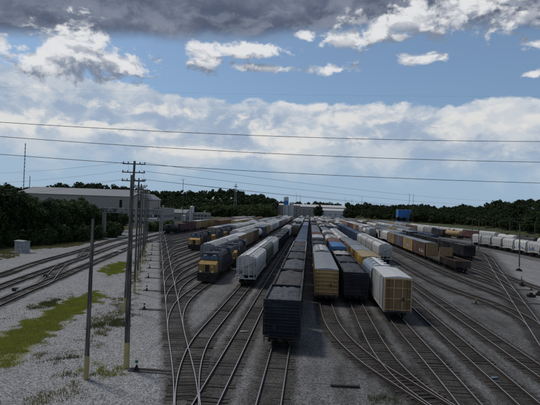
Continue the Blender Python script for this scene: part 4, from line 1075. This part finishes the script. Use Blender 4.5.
def trunk_mesh(seed, h, r):
    rr_ = random.Random(seed); m = MB(); p = Vector((0, 0, -.3)); pts = [p]
    for i in range(5): p = p + Vector((rr_.gauss(0, .12), rr_.gauss(0, .12), (h + .3)/5)); pts.append(p)
    for i in range(5): m.tube(pts[i], pts[i + 1], r*(1 - i*.16), r*(1 - (i + 1)*.16), 7)
    for i in range(7):
        a = rr_.uniform(0, 6.28); s = pts[2 + i % 3]; L_ = h*.45
        m.tube(s, s + Vector((math.cos(a)*L_*.6, math.sin(a)*L_*.6, L_*.7)), r*.4, r*.08, 5)
    return m.mesh('trunk')
CR = []
for s in range(5):
    v, f, tone = crown_arrays(40 + s, 64, 140, .25, 4.5, 6.7, 7.5); CR.append(npmesh('crown', v, f, dict(tone=tone)))
TK = [trunk_mesh(s, 8.5, .34) for s in range(3)]
def tree(label, x, y, h, w, mat, grp, seed):
    t = thing('tree', label, 'tree', (x, y, terrain(x, y).item()), random.uniform(0, 6.28), grp); k = h/14.2
    t.scale = (k*w, k*w, k)
    link('trunk', TK[seed % 3], MATS['bark'], t); link('crown', CR[seed % 5], MATS[mat], t)
LT = [(-14, 246, 16.5, 1.0), (4, 245, 17.5, .95), (17, 243, 16.0, .95), (31, 243.5, 13.4, 1.05), (44, 242.5, 13.6, 1.0), (57, 241, 13.2, 1.05), (70, 239.5, 13.8, 1.0), (81, 238.5, 13.0, .95), (92, 237, 12.0, 1.0), (101, 236, 11.2, 1.0), (111, 234.5, 10.5, 1.0),
      (8, 238, 17.5, 1.1), (26, 237, 15.0, 1.1), (50, 236, 13.6, 1.1), (64, 235, 14.0, 1.05), (78, 234, 14.6, 1.1), (-6, 240, 18, 1.1), (122, 231.5, 9.5, 1.0)]
for i_, (px, py, h, w) in enumerate(LT):
    x, y = g(px, py)
    lab = '%s tree from the left edge in the leafy row beside the main tracks' % ordn(sorted(range(len(LT)), key=lambda q: LT[q][0]).index(i_))
    tree(lab, x, y, h, w, ['leaves', 'leaves_dark', 'leaves'][i_ % 3], 'trees along the left main tracks', i_)
# low bushes filling the foot of the left tree row, and by the pale sheds
v, f, tone = crown_arrays(77, 24, 110, .17, 2.0, 1.5, 1.1); BUSH = npmesh('bush', v, f, dict(tone=tone))
bl = []
for i_, px in enumerate(range(-16, 118, 7)):
    x, y = g(px + random.uniform(-2, 2), np.interp(px, [-20, 10, 40, 80, 120], [249, 246.0, 245, 241, 235]) + random.uniform(-.6, .8)); bl.append((x, y, random.uniform(1.2, 2.0)))
for i_, (x, y, k) in enumerate(bl):
    o = link('bush', BUSH, MATS['leaves_dark' if i_ % 2 else 'leaves'], None, (x, y, 0), (0, 0, i_*1.3)); o.scale = (k, k, k*1.1)
    tag(o, '%s green bush from the left edge at the foot of the tree row' % ordn(i_), 'bush', 'bushes along the tree row')
for i_, (px, py, k) in enumerate(((150, 231.5, 1.5), (155, 231, 1.7), (160, 230.5, 1.6), (166, 229.5, 1.6), (171, 226, 1.3))):
    x, y = g(px, py); o = link('bush', BUSH, MATS['leaves_light'], None, (x, y, 0), (0, 0, i_*2.3)); o.scale = (k, k, k)
    tag(o, '%s bush from the left in the light green thicket below the pale sheds' % ordn(i_), 'bush', 'bushes below the pale sheds')
def vnoise(x, y, sc, seed):
    rg_ = np.random.default_rng(seed); gd = rg_.uniform(0, 1, (64, 64)); u, v = x/sc, y/sc
    i0, j0 = np.floor(u).astype(int), np.floor(v).astype(int); fu, fv = u - i0, v - j0; fu = fu*fu*(3 - 2*fu); fv = fv*fv*(3 - 2*fv)
    G_ = lambda a, b_: gd[a % 64, b_ % 64]
    return (G_(i0, j0)*(1 - fu) + G_(i0 + 1, j0)*fu)*(1 - fv) + (G_(i0, j0 + 1)*(1 - fu) + G_(i0 + 1, j0 + 1)*fu)*fv
# woods on the hills: one mass each
def woods(name, label, spots, mat, seed, hk=1.0):
    V = []; Fc = []; T = []; off = 0; rg = np.random.default_rng(seed)
    var = [crown_arrays(90 + k, 16, 22, .62, 4.2, 5.0, 7.0) for k in range(4)]
    for (x, y) in spots:
        v, f, t = var[rg.integers(4)]; a = rg.uniform(0, 6.28); k = rg.uniform(.7, 1.15)*hk*(.72 + .75*float(vnoise(np.array([x + 900.]), np.array([y + 900.]), 34.0, 9)[0]))
        c_, s_ = math.cos(a), math.sin(a)
        w = np.stack([(v[:, 0]*c_ - v[:, 1]*s_)*k + x, (v[:, 0]*s_ + v[:, 1]*c_)*k + y, v[:, 2]*k + terrain(x, y).item()], 1)
        V.append(w); Fc.append(f + off); off += len(v); T.append(np.clip(t*.6 + rg.uniform(-.15, .45), 0, 1))
    o = link(name, npmesh(name, np.concatenate(V), np.concatenate(Fc), dict(tone=np.concatenate(T))), MATS[mat])
    o['kind'] = 'stuff'; tag(o, label, 'woods')
rg = np.random.default_rng(5); sp = []
for _ in range(1500):
    th = rg.uniform(aL(342), aL(600)); R_ = np.interp(th, RF[:, 0], RF[:, 1]); r = R_ + 4 + 125*rg.uniform(0, 1)**1.3
    if rg.uniform() > .42 + .6*(R_/500)**2: continue
    x, y = r*math.sin(th), r*math.cos(th)
    if abs(x - p.x*y/640) < 12 and y < 652: continue
    sp.append((x, y))
woods('woods', 'dark green wood covering the long hill at the right', sp, 'leaves_dark', 3)
sp = []
for _ in range(1000):
    th = rg.uniform(aL(-20), aL(276)); r = 515 + 150*rg.uniform(0, 1); sp.append((r*math.sin(th), r*math.cos(th)))
woods('woods', 'dark wooded hill behind the pale sheds at the left', sp, 'leaves_dark', 4, 1.05)
sp = []
for _ in range(420):
    th = rg.uniform(aL(140), aL(274)); r = 380 + 60*rg.uniform(0, 1)
    if th > aL(205) or r > 390: sp.append((r*math.sin(th), r*math.cos(th)))
woods('woods', 'belt of trees between the silver tank and the yard tracks', sp, 'leaves', 6, .9)
sp = []
for _ in range(260):
    th = rg.uniform(aL(255), aL(352)); r = 860 + 90*rg.uniform(0, 1); sp.append((r*math.sin(th), r*math.cos(th)))
woods('woods', 'low line of trees behind the far factory', sp, 'leaves_dark', 8, 1.7)
for i_, (px, py, Y, h) in enumerate(((318.5, 0, 560, 20), (347, 0, 590, 17), (352, 0, 560, 15))):
    q = at(px, 205, Y); tree(['round dark tree standing alone in front of the far factory', 'left one of two trees right of the far factory', 'right one of two trees right of the far factory'][i_], q.x, Y, h, 1.1, 'leaves_dark', 'lone far trees', i_)
for i_, px in enumerate((398.5, 404, 410.5)):
    q = at(px, 215, 612); tree('%s low tree from the left in front of the blue building' % ordn(i_), q.x, 612, 8.0, 1.5, 'leaves_dark', 'low trees before the blue building', i_)
for i_, px in enumerate((372, 388, 414, 433, 452, 470, 487, 503, 517, 530, 541)):
    th = aL(px); r = float(np.interp(th, RF[:, 0], RF[:, 1])) - 3 + random.uniform(-3, 3)
    tree('%s tree from the left along the front edge of the right-hand wood' % ordn(i_), r*math.sin(th), r*math.cos(th), random.uniform(10, 15), 1.2, 'leaves' if i_ % 2 else 'leaves_dark', 'front trees of the right wood', i_ + 1)

# ------------------------------------------------------------------ grass and weeds
def inpoly(x, y, P):
    c_ = np.zeros(len(x), bool); j = len(P) - 1
    for i_ in range(len(P)):
        xi, yi = P[i_]; xj, yj = P[j]
        c_ ^= ((yi > y) != (yj > y)) & (x < (xj - xi)*(y - yi)/(yj - yi + 1e-12) + xi); j = i_
    return c_
def grass(name, label, polys, mat, dens, h, seed, thr=.35, wid=.012):
    rg_ = np.random.default_rng(seed); V = []; T = []
    for pp in polys:
        P = [g(*q) for q in pp]; a = np.array(P); lo, hi = a.min(0) - .8, a.max(0) + .8
        k = int((hi - lo).prod()*dens); x = rg_.uniform(lo[0], hi[0], k); y = rg_.uniform(lo[1], hi[1], k)
        nn = .55*vnoise(x, y, 1.6, seed + 1) + .45*vnoise(x, y, .5, seed + 2)
        jx, jy = (vnoise(x, y, .9, seed + 5) - .5)*2.4, (vnoise(x, y, .9, seed + 6) - .5)*2.4
        ok = inpoly(x + jx + rg_.normal(0, .28, k), y + jy + rg_.normal(0, .28, k), P) & (nn > thr + rg_.normal(.06, .12, k)); x, y, nn = x[ok], y[ok], nn[ok]; k = len(x)
        hh = h*rg_.uniform(.4, 1.2, k)*(.5 + nn); an = rg_.uniform(0, 6.28, k); ln = rg_.normal(0, .35, (k, 2))*hh[:, None]
        wd = wid*rg_.uniform(.7, 1.6, k)*(1 + np.hypot(x, y)/45)
        z0 = np.full(k, -.02)
        V.append(np.stack([np.stack([x - np.cos(an)*wd, y - np.sin(an)*wd, z0], 1), np.stack([x + np.cos(an)*wd, y + np.sin(an)*wd, z0], 1), np.stack([x + ln[:, 0], y + ln[:, 1], hh], 1)], 1).reshape(-1, 3))
        T.append(np.repeat(np.clip(nn*1.2 - .2 + rg_.uniform(-.2, .2, k), 0, 1), 3))
    v = np.concatenate(V); o = link(name, npmesh(name, v, np.arange(len(v)).reshape(-1, 3), dict(tone=np.concatenate(T))), MATS[mat]); o['kind'] = 'stuff'; tag(o, label, 'grass')
foliage('grass_bright', (.20, .22, .035), (.40, .42, .085)); foliage('grass_dry', (.12, .115, .045), (.26, .24, .11)); foliage('weed_green', (.05, .075, .028), (.13, .15, .06))
grass('grass', 'bright green grass strip on the gravel at the lower left', [[(-14, 372), (22, 362), (45, 337), (75, 317), (100, 300), (97, 291), (75, 297), (50, 309), (20, 327), (-14, 342)]], 'grass_bright', 420, .15, 11, .14)
grass('grass', 'small bright green tuft patch between the two nearest poles', [[(90, 369), (101, 364), (115, 367), (117, 374), (100, 377)], [(102, 274), (120, 262), (128, 263), (122, 273)], [(95, 268), (104, 270), (118, 262), (110, 278)]], 'grass_bright', 420, .16, 12, .30)
grass('weeds', 'sparse olive weeds scattered over the gravel around the nearest poles', [[(85, 352), (130, 320), (136, 292), (112, 300), (90, 318), (80, 340)], [(34, 358), (60, 350), (84, 352), (60, 361)], [(42, 372), (72, 369), (70, 377), (44, 378)], [(20, 395), (70, 385), (80, 405), (20, 408)], [(70, 400), (90, 388), (100, 395), (85, 405)],
    [(-5, 330), (30, 312), (60, 299), (62, 293), (20, 312), (-5, 322)], [(128, 290), (134, 262), (142, 250), (147, 252), (140, 275), (136, 292)]], 'grass_dry', 130, .17, 13, .50)
grass('weeds', 'dark green weed clumps along the edges of the bright grass', [[(82, 380), (88, 374), (94, 378), (90, 384)], [(60, 374), (78, 368), (80, 376)], [(30, 312), (52, 298), (66, 296), (50, 306)], [(100, 326), (125, 312), (128, 322), (108, 336)], [(36, 362), (66, 358), (80, 356), (70, 362), (44, 366)]], 'weed_green', 260, .24, 14, .5)
grass('grass', 'dry verge grass at the foot of the left tree row', [[(-10, 262), (14, 258), (20, 255), (28, 250), (70, 247), (104, 240), (104, 237), (60, 243), (-10, 252)]], 'grass_dry', 60, .25, 15, .35, .02)
grass('weeds', 'few weeds at the bottom edge right of the coal string', [[(380, 398), (396, 396), (402, 405), (384, 408)]], 'weed_green', 200, .22, 16, .5)

# ------------------------------------------------------------------ poles, wires, signals
m, n, b = newmat('pole_wood'); p_, oi = ocoord(n); k = n.noise(n.vm('MULTIPLY', p_, (8.0, 8.0, .5)), 1.5, 5, .6)
n.put(b.inputs['Base Color'], n.mix(n.ss(k, .36, .64), (.035, .031, .028), (.19, .175, .16))); b.inputs['Roughness'].default_value = .9; bump(n, b, k, .5, .02)
paint('pole_yellow', (.52, .42, .17), rough=.8, dirt=.7, dcol=(.2, .17, .11))
flat('wire_black', (.02, .02, .022), .6, 0, .05); flat('insulator', (.25, .26, .27), .3)
def to_px(v):
    d = camo.matrix_world.inverted() @ Vector(v); return 270 + d.x/-d.z*F, 202.5 - d.y/-d.z*F
def pole(label, base, toppx, r, arms=0, yellow=1.6, grp='wooden poles', name='utility_pole', armw=1.3, lamp=False, rot=0.0, Y=None):
    x, y = g(*base) if Y is None else (at(base[0], base[1], Y).x, Y)
    q = at(toppx[0], toppx[1], y); z0 = terrain(x, y).item()
    t = thing(name, label, 'utility pole', (x, y, z0), 0, grp)
    top = Vector((q.x - x, 0, q.z - z0)); top.x = max(-.06*top.z, min(.06*top.z, top.x))
    mb = MB(); ns = 6
    for i_ in range(ns): mb.tube(top*(i_/ns) + Vector((0, 0, -.4 if i_ == 0 else 0)), top*((i_ + 1)/ns), r*(1 - .35*i_/ns), r*(1 - .35*(i_ + 1)/ns), 10)
    link('shaft', mb.mesh('shaft', False), MATS['pole_wood'], t)
    if yellow:
        yb = MB().tube(top*.002, top*(yellow/top.z), r*1.03, r*1.0, 12); link('painted_base', yb.mesh('painted_base'), MATS['pole_yellow'], t)
    for a in range(arms):
        c0 = top*(1 - (.35 + a*.95)/top.z); am = MB(); dx, dy = math.cos(rot), math.sin(rot)
        am.hexa([(c0.x - dx*armw - dy*.05, c0.y - dy*armw + dx*.05 - .16, c0.z - .06), (c0.x + dx*armw - dy*.05, c0.y + dy*armw + dx*.05 - .16, c0.z - .06), (c0.x + dx*armw + dy*.05, c0.y + dy*armw - dx*.05 - .16 + .1, c0.z - .06), (c0.x - dx*armw + dy*.05, c0.y - dy*armw - dx*.05 - .06, c0.z - .06)],
                [(c0.x - dx*armw - dy*.05, c0.y - dy*armw + dx*.05 - .16, c0.z + .06), (c0.x + dx*armw - dy*.05, c0.y + dy*armw + dx*.05 - .16, c0.z + .06), (c0.x + dx*armw + dy*.05, c0.y + dy*armw - dx*.05 - .06, c0.z + .06), (c0.x - dx*armw + dy*.05, c0.y - dy*armw - dx*.05 - .06, c0.z + .06)])
        ar = link('crossarm', am.mesh('crossarm'), MATS['pole_wood'], t)
        for s in (-.92, -.5, .5, .92):
            link('insulator', MB().lathe_z([(0, .04), (.05, .07), (.12, .07), (.2, .03), (.22, 0)], 0, 0, 8).mesh('insulator'), MATS['insulator'], ar, (c0.x + dx*armw*s, c0.y + dy*armw*s - .1, c0.z + .06))
    if lamp:
        lm = MB(); lm.tube((top.x, 0, top.z - .3), (top.x - 1.4, -.2, top.z + .1), .035); lm.box(top.x - 2.0, top.x - 1.35, -.35, -.05, top.z, top.z + .16); link('lamp_arm', lm.mesh('lamp_arm'), MATS['galvanised'], t)
    return t, Vector((x, y, z0)), top
PO = {}
PO[1] = pole('leaning bare pole with pale painted foot, leftmost by the bright grass', (86, 379), (93.2, 219), .17)
PO[2] = pole('tallest-looking thick pole with yellow foot, nearest beside the pale gravel', (126.3, 368), (132.4, 175), .21, yellow=1.9)
PO[3] = pole('dark pole with stacked crossarms behind the thick yellow-footed pole', (124.6, 312), (134.7, 161), .19, arms=3, rot=.1)
for k_, (bx, by, tx, ty) in enumerate(((134.2, 293, 139, 178), (137.2, 280, 141.4, 184), (139.6, 270.5, 143.2, 188), (142, 263, 145.4, 192), (143.6, 257, 146.6, 195), (145, 252, 147.8, 197), (146.6, 248, 149, 199))):
    PO[4 + k_] = pole('%s pole behind the crossarm pole in the row along the ladder track' % ordn(k_), (bx, by), (tx, ty), .15, arms=2 if k_ < 4 else 1, yellow=1.5, armw=1.0, rot=.1)
FP = [((182.5, 222), (183.2, 179), 1, 'tall pole in front of the dark hill left of the silver tank', 300), ((170, 224), (170.5, 201), 1, 'short pole left of the tall pole by the dark hill', 270), ((158.2, 222), (158.6, 203), 0, 'thin pole in front of the pale flat-roofed block', 216)]
for b0, t0, a0, lb, Y in FP: pole(lb, b0, t0, .22, arms=a0, yellow=0, Y=Y, armw=1.6)
RP = [((519.3, 267), (519.9, 221.5), 1, 'nearest pole at the right, standing before the short white hoppers'), ((471.8, 248.5), (472.3, 219), 0, 'left one of two close poles left of the short white hoppers'), ((478.6, 250), (479, 219.5), 0, 'right one of two close poles left of the short white hoppers'),
      ((485.5, 240), (486, 220), 0, 'slim pole behind the two close poles'), ((509.6, 244), (510.0, 220), 1, 'pole rising behind the middle of the short white hoppers'), ((534.5, 243), (535.0, 221.5), 1, 'rightmost pole near the right edge')]
for b0, t0, a0, lb in RP: pole(lb, b0, t0, .16, arms=a0, yellow=0, lamp=not a0, armw=1.1)
for k_, (px, top, Y) in enumerate(((296.5, 193.5, 520), (300.3, 195, 560), (345.5, 198, 560), (352, 199, 575), (362, 196.5, 540), (409.5, 193.5, 440), (413.5, 194, 450), (253, 197, 430), (271, 199, 400))):
    pole('%s far lamp pole from the left on the skyline over the yard' % ordn([7, 8, 0, 1, 2, 3, 4, 5, 6].index(k_) if False else sorted([296.5, 300.3, 345.5, 352, 362, 409.5, 413.5, 253, 271]).index(px)), (px - .6, 215), (px, top), .22, yellow=0, Y=Y, lamp=True, grp='far lamp poles')
# lattice masts
def mast(label, px, topy, Y, w0, w1, name, arms=()):
    q = at(px, topy, Y); x = q.x; z0 = terrain(x, Y).item(); h = q.z - z0
    t = thing(name, label, 'mast', (x, Y, z0)); lg = MB(); br = MB(); ns = 14
    co = lambda i_, s: Vector((s[0]*(w0 + (w1 - w0)*i_/ns), s[1]*(w0 + (w1 - w0)*i_/ns), h*i_/ns - (.5 if i_ == 0 else 0)))
    C4 = [(-1, -1), (1, -1), (1, 1), (-1, 1)]
    for i_ in range(ns):
        for j in range(4):
            lg.tube(co(i_, C4[j]), co(i_ + 1, C4[j]), .10, k=4); a, b_ = C4[j], C4[(j + 1) % 4]
            br.tube(co(i_, a), co(i_ + 1, b_), .05, k=4); br.tube(co(i_, b_), co(i_ + 1, a), .05, k=4)
    link('legs', lg.mesh('legs'), MATS['galvanised'], t); link('bracing', br.mesh('bracing'), MATS['galvanised'], t)
    for f_, wd in arms: link('crossarm', MB().prism_y([(-wd, h*f_), (wd, h*f_), (.4, h*f_ + 1.2), (-.4, h*f_ + 1.2)], -.25, .25).mesh('crossarm'), MATS['galvanised'], t)
mast('very thin tall radio mast above the left trees', 25.5, 143, 520, .45, .35, 'radio_mast')
mast('short thin radio mast just right of the tall one', 30, 176, 620, .4, .3, 'radio_mast')
mast('lattice pylon with crossarms above the belt of trees', 236, 183.5, 520, 2.0, .6, 'pylon', ((.78, 4.5), (.9, 3.5)))
# overhead wires crossing the view, hung on poles to either side of the frame
def wire(label, A, B, sag, r=.022, k=40):
    A, B = Vector(A), Vector(B); pts = [A.lerp(B, i_/k) + Vector((0, 0, -4*sag*(i_/k)*(1 - i_/k))) for i_ in range(k + 1)]
    o = link('overhead_wire', MB().path(pts, r, 5).mesh('overhead_wire'), MATS['wire_black']); tag(o, label, 'wire', 'overhead wires'); return o
def xpole(label, x, y, h):
    t = thing('utility_pole', label, 'utility pole', (x, y, 0), 0, 'wooden poles'); link('shaft', MB().tube((0, 0, -.5), (0, 0, h), .2, .13, 10).mesh('shaft'), MATS['pole_wood'], t)
    return t
wl_ = [((-30, 119, 33), (570, 140.5, 42), .55, 'upper one of three bold overhead wires across the sky'), ((-30, 133, 33.5), (570, 161.5, 42.5), .55, 'middle one of three bold overhead wires across the sky'), ((-30, 151, 34), (570, 183, 43), .45, 'lowest one of three bold overhead wires across the sky')]
for (ax, ay, aY), (bx, by, bY), sg, lb in wl_:
    A, B = at(ax, ay, aY), at(bx, by, bY); D = (B - A); wire(lb, A - D*.05, B + D*.05, sg)
A, B = at(-30, 151, 34), at(570, 183, 43); D = B - A
for lb, P_, hh in (('pole beyond the left edge holding the overhead wires', A - D*.05, 21.5), ('pole beyond the right edge holding the overhead wires', B + D*.05, 20.0)): xpole(lb, P_.x, P_.y, hh)
wire('very faint high wire across the blue gap in the clouds', at(-30, 86, 120), at(570, 96, 125), 1.0, .010)
for k_, (y0_, y1_, Ya, Yb, x0_) in enumerate(((163, 196, 49, 150, -30), (172, 186, 49, 120, -30), (178, 189, 49, 118, -30), (186, 193, 49, 110, -30))):
    q = PO[3][1] + PO[3][2] + Vector((0, 0, -.35 - .95*min(k_, 2) + .2))
    wire('%s thin wire from the crossarm pole towards the left treetops' % ordn(k_), q + Vector((-1.1 + .1*k_, 0, 0)), at(-40, [174, 184, 190, 199][k_], 60 + 4*k_), .35, .010, 20)
    qe = at(560, [196, 200, 203, 205][k_], 330)
    wire('%s thin wire from the crossarm pole away over the yard' % ordn(k_), q + Vector((.9 + .1*k_, 0, 0)), qe, 4.0, .018, 40)
prev = PO[3]
for k_ in range(4, 11):
    a, b_ = prev, PO[k_]
    for s in (-.8, .8):
        wire('%s-side thin wire of the %s span behind the crossarm pole' % ('left' if s < 0 else 'right', ordn(k_ - 4)), a[1] + a[2] + Vector((s, -.1, -.13)), b_[1] + b_[2] + Vector((s, -.1, -.13)), .25, .010, 8)
    prev = b_

# signal bridge over the main tracks
gx0, gy0 = g(103.4, 239); gx1 = -48.3; zt = 9.6
t = thing('signal_bridge', 'galvanised truss signal bridge spanning the main tracks at the left', 'signal bridge', (gx0, gy0, 0)); Wd = gx1 - gx0
def truss(m, P0_, P1_, s, ns, r):
    ax = (P1_ - P0_)/ns; off = [Vector(o_)*s for o_ in (((0, -1, -1)), (0, 1, -1), (0, 1, 1), (0, -1, 1))] if abs(ax.x) > abs(ax.z) else [Vector(o_)*s for o_ in ((-1, -1, 0), (1, -1, 0), (1, 1, 0), (-1, 1, 0))]
    for j in range(4):
        m.tube(P0_ + off[j], P1_ + off[j], r*1.5, k=5)
        for i_ in range(ns): m.tube(P0_ + ax*i_ + off[j], P0_ + ax*(i_ + 1) + off[(j + 1) % 4], r, k=4); m.tube(P0_ + ax*i_ + off[j], P0_ + ax*i_ + off[(j + 1) % 4], r, k=4)
mb = MB(); truss(mb, Vector((-.5, 0, zt)), Vector((Wd + .5, 0, zt)), .75, 16, .055); link('beam', mb.mesh('beam'), MATS['galvanised'], t)
for x in (0, Wd):
    mb = MB(); truss(mb, Vector((x, 0, -.3)), Vector((x, 0, zt - .8)), .40, 9, .055); link('post', mb.mesh('post'), MATS['galvanised'], t)
    link('footing', MB().box(x - 1.0, x + 1.0, -1.0, 1.0, -.3, .35).mesh('footing'), MATS['concrete'], t)
mb = MB()
for x in np.arange(0, Wd, 1.4): mb.tube((x, -.75, zt + .75), (x, -.75, zt + 1.8), .03, k=4)
mb.tube((0, -.75, zt + 1.8), (Wd, -.75, zt + 1.8), .03, k=4); mb.box(-.4, Wd + .4, -.7, .7, zt + .82, zt + .87); link('walkway', mb.mesh('walkway'), MATS['galvanised'], t)
for x in (Wd*.30, Wd*.62):
    hd = MB(); hd.box(x - .45, x + .45, -.9, -.8, zt + 1.0, zt + 3.6)
    ho = link('signal_head', hd.mesh('signal_head'), MATS['steel_dark'], t)
    for k_ in range(3): link('hood', MB().lathe_y([(-.35, .2), (0, .2), (0, .02)], 0, 0, 10).mesh('hood'), MATS['steel_dark'], ho, (x, -.9, zt + 1.5 + k_*.8))
# relay cabinet
cx, cy = g(22, 252.6)
t = thing('relay_cabinet', 'grey metal signal cabinet on a pad before the left trees', 'cabinet', (cx, cy, 0), -.35)
link('base', MB().box(-2.6, 3.0, -1.4, 1.4, -.2, .16).mesh('base'), MATS['concrete'], t)
link('housing', MB().box(-1.4, 1.4, -.9, .9, .163, 2.6).mesh('housing'), MATS['cabinet_grey'], t)
link('roof', MB().prism_x([(-1.05, 2.603), (1.05, 2.603), (1.05, 2.68), (0, 2.86), (-1.05, 2.68)], -1.55, 1.55).mesh('roof'), MATS['cabinet_grey'], t)
for s in (-.7, .7):
    d_ = link('door', MB().box(s - .6, s + .6, -.94, -.9, .35, 2.4).mesh('door'), MATS['cabinet_grey'], t); link('handle', MB().box(s + .4, s + .46, -1.0, -.94, 1.2, 1.5).mesh('handle'), MATS['steel_dark'], d_)

# switch stands beside the ladders
flat('target_green', (.03, .20, .12), .5); flat('target_yellow', (.55, .38, .05), .5); flat('target_red', (.35, .04, .03), .5)
def switch_stand(label, x, y, s, mat, grp):
    t = thing('switch_stand', label, 'switch stand', (x, y, 0), 0, grp); t.scale = (1, 1, .75)
    for dy in (-.28, .28): link('headblock_tie', MB().box(-.5, 2.6 if s > 0 else .5, dy - .11, dy + .11, -.1, .055).mesh('headblock_tie') if s > 0 else MB().box(-2.6, .5, dy - .11, dy + .11, -.1, .055).mesh('headblock_tie'), MATS['tie_wood'], t)
    bs = MB().box(-.15, .15, -.22, .22, .056, .13); bs.prism_y([(-.10, .13), (.10, .13), (.05, .48), (-.05, .48)], -.09, .09); link('stand_body', bs.mesh('stand_body'), MATS['steel_dark'], t)
    link('lever', MB().tube((0, -.1, .3), (-.35*s, -.75, .2), .025).mesh('lever'), MATS['steel_dark'], t)
    mo = link('target_mast', MB().tube((0, 0, .48), (0, 0, .95), .022).mesh('target_mast'), MATS['steel_dark'], t)
    tg_ = MB(); tg_.box(-.12, .12, -.012, .012, .72, .96); link('target', tg_.mesh('target'), MATS[mat], mo)
    link('throw_rod', MB().tube((0, 0, .06), (2.2*s, 0, .06), .03).mesh('throw_rod'), MATS['steel_dark'], t)
for k_, x in enumerate(LX[:9]):
    yl = 25.9 + (-7.1 - x)/.362 - 1.6; switch_stand('%s switch stand from the camera along the left ladder track' % ordn(k_), lad(yl) - 3.4, yl, 1, 'target_green', 'switch stands along the left ladder')
for k_, yl in enumerate((52.5, 64.5, 76.5, 88.0)):
    switch_stand('%s switch stand from the camera along the right ladder track' % ordn(k_), rad(yl) + 3.6, yl, -1, 'target_red', 'switch stands along the right ladder')
qx, qy = g(476, 304); switch_stand('lone switch stand with yellow target left of the right ladder', qx, qy, 1, 'target_yellow', 'switch stands along the right ladder')
for k_, (px, py) in enumerate(((47.5, 277), (16.5, 291))):
    x, y = g(px, py); t = thing('switch_machine', ['switch machine beside the main tracks near the crossover', 'switch machine beside the main tracks near the left edge'][k_], 'switch machine', (x, y, 0), -.2, 'switch machines of the main tracks')
    link('motor_case', MB().box(-.5, .1, -.3, .3, -.02, .42).mesh('motor_case'), MATS['steel_dark'], t); link('gear_case', MB().box(.1, .75, -.22, .22, -.02, .3).mesh('gear_case'), MATS['cabinet_grey'], t); link('throw_rod', MB().tube((.7, 0, .08), (1.7, 0, .08), .03).mesh('throw_rod'), MATS['steel_dark'], t)
# odds and ends lying about
def loose(name, label, cat, px, py, me, mat, rz=0.0):
    x, y = g(px, py); o = link(name, me, MATS[mat], None, (x, y, .05), (0, 0, rz)); tag(o, label, cat)
loose('loose_tie', 'dark loose tie lying on the ballast right of the coal string', 'tie', 345, 387.3, MB().box(-1.0, 1.0, -.1, .1, -.05, .10).mesh('loose_tie'), 'tie_wood', .06)
loose('white_panel', 'white panel lying between the rails of the nearest main track', 'panel', 117.5, 251.2, MB().box(-.9, .9, -.8, .8, -.05, .06).mesh('white_panel'), 'wall_white', .3)
loose('concrete_slab', 'white slab at the foot of the signal bridge', 'slab', 106, 236.6, MB().box(-2.6, 2.2, -.9, .9, -.1, .14).mesh('concrete_slab'), 'wall_white', 0)
loose('scrap_sheet', 'white scrap lying between the rails left of the coal string', 'scrap', 244, 332, MB().hexa([(-.4, -.1, 0), (.4, -.14, 0), (.45, .1, 0), (-.3, .12, 0)], [(-.4, -.1, .04), (.4, -.14, .08), (.45, .1, .03), (-.3, .12, .05)]).mesh('scrap_sheet'), 'lettering_white', .3)
loose('scrap_sheet', 'blue-grey scrap lying between rails near the lower right corner', 'scrap', 494.5, 378.5, MB().hexa([(-.3, -.12, 0), (.25, -.14, 0), (.3, .12, 0), (-.2, .15, 0)], [(-.3, -.12, .05), (.25, -.14, .09), (.3, .12, .03), (-.2, .15, .06)]).mesh('scrap_sheet'), 'paint_steel_blue', .3)
for k_, (px, py) in enumerate(((531, 297), (539, 295.5), (522, 286), (519, 271))):
    loose('spare_part', ['dark track part lying on the pale gravel at the right edge', 'dark track part nearest the right edge on the pale gravel', 'dark track part on the pale gravel beside the ladder', 'dark track part near the foot of the right pole'][k_], 'scrap', px, py,
          MB().box(-.55, .55, -.3, .3, -.05, .35).box(-.2, .2, -.2, .2, .352, .6).mesh('spare_part'), 'steel_dark', k_*.7)
for lb_, ls in LABELS.items():
    if len(lb_.split()) > 16: print('LONG', lb_)
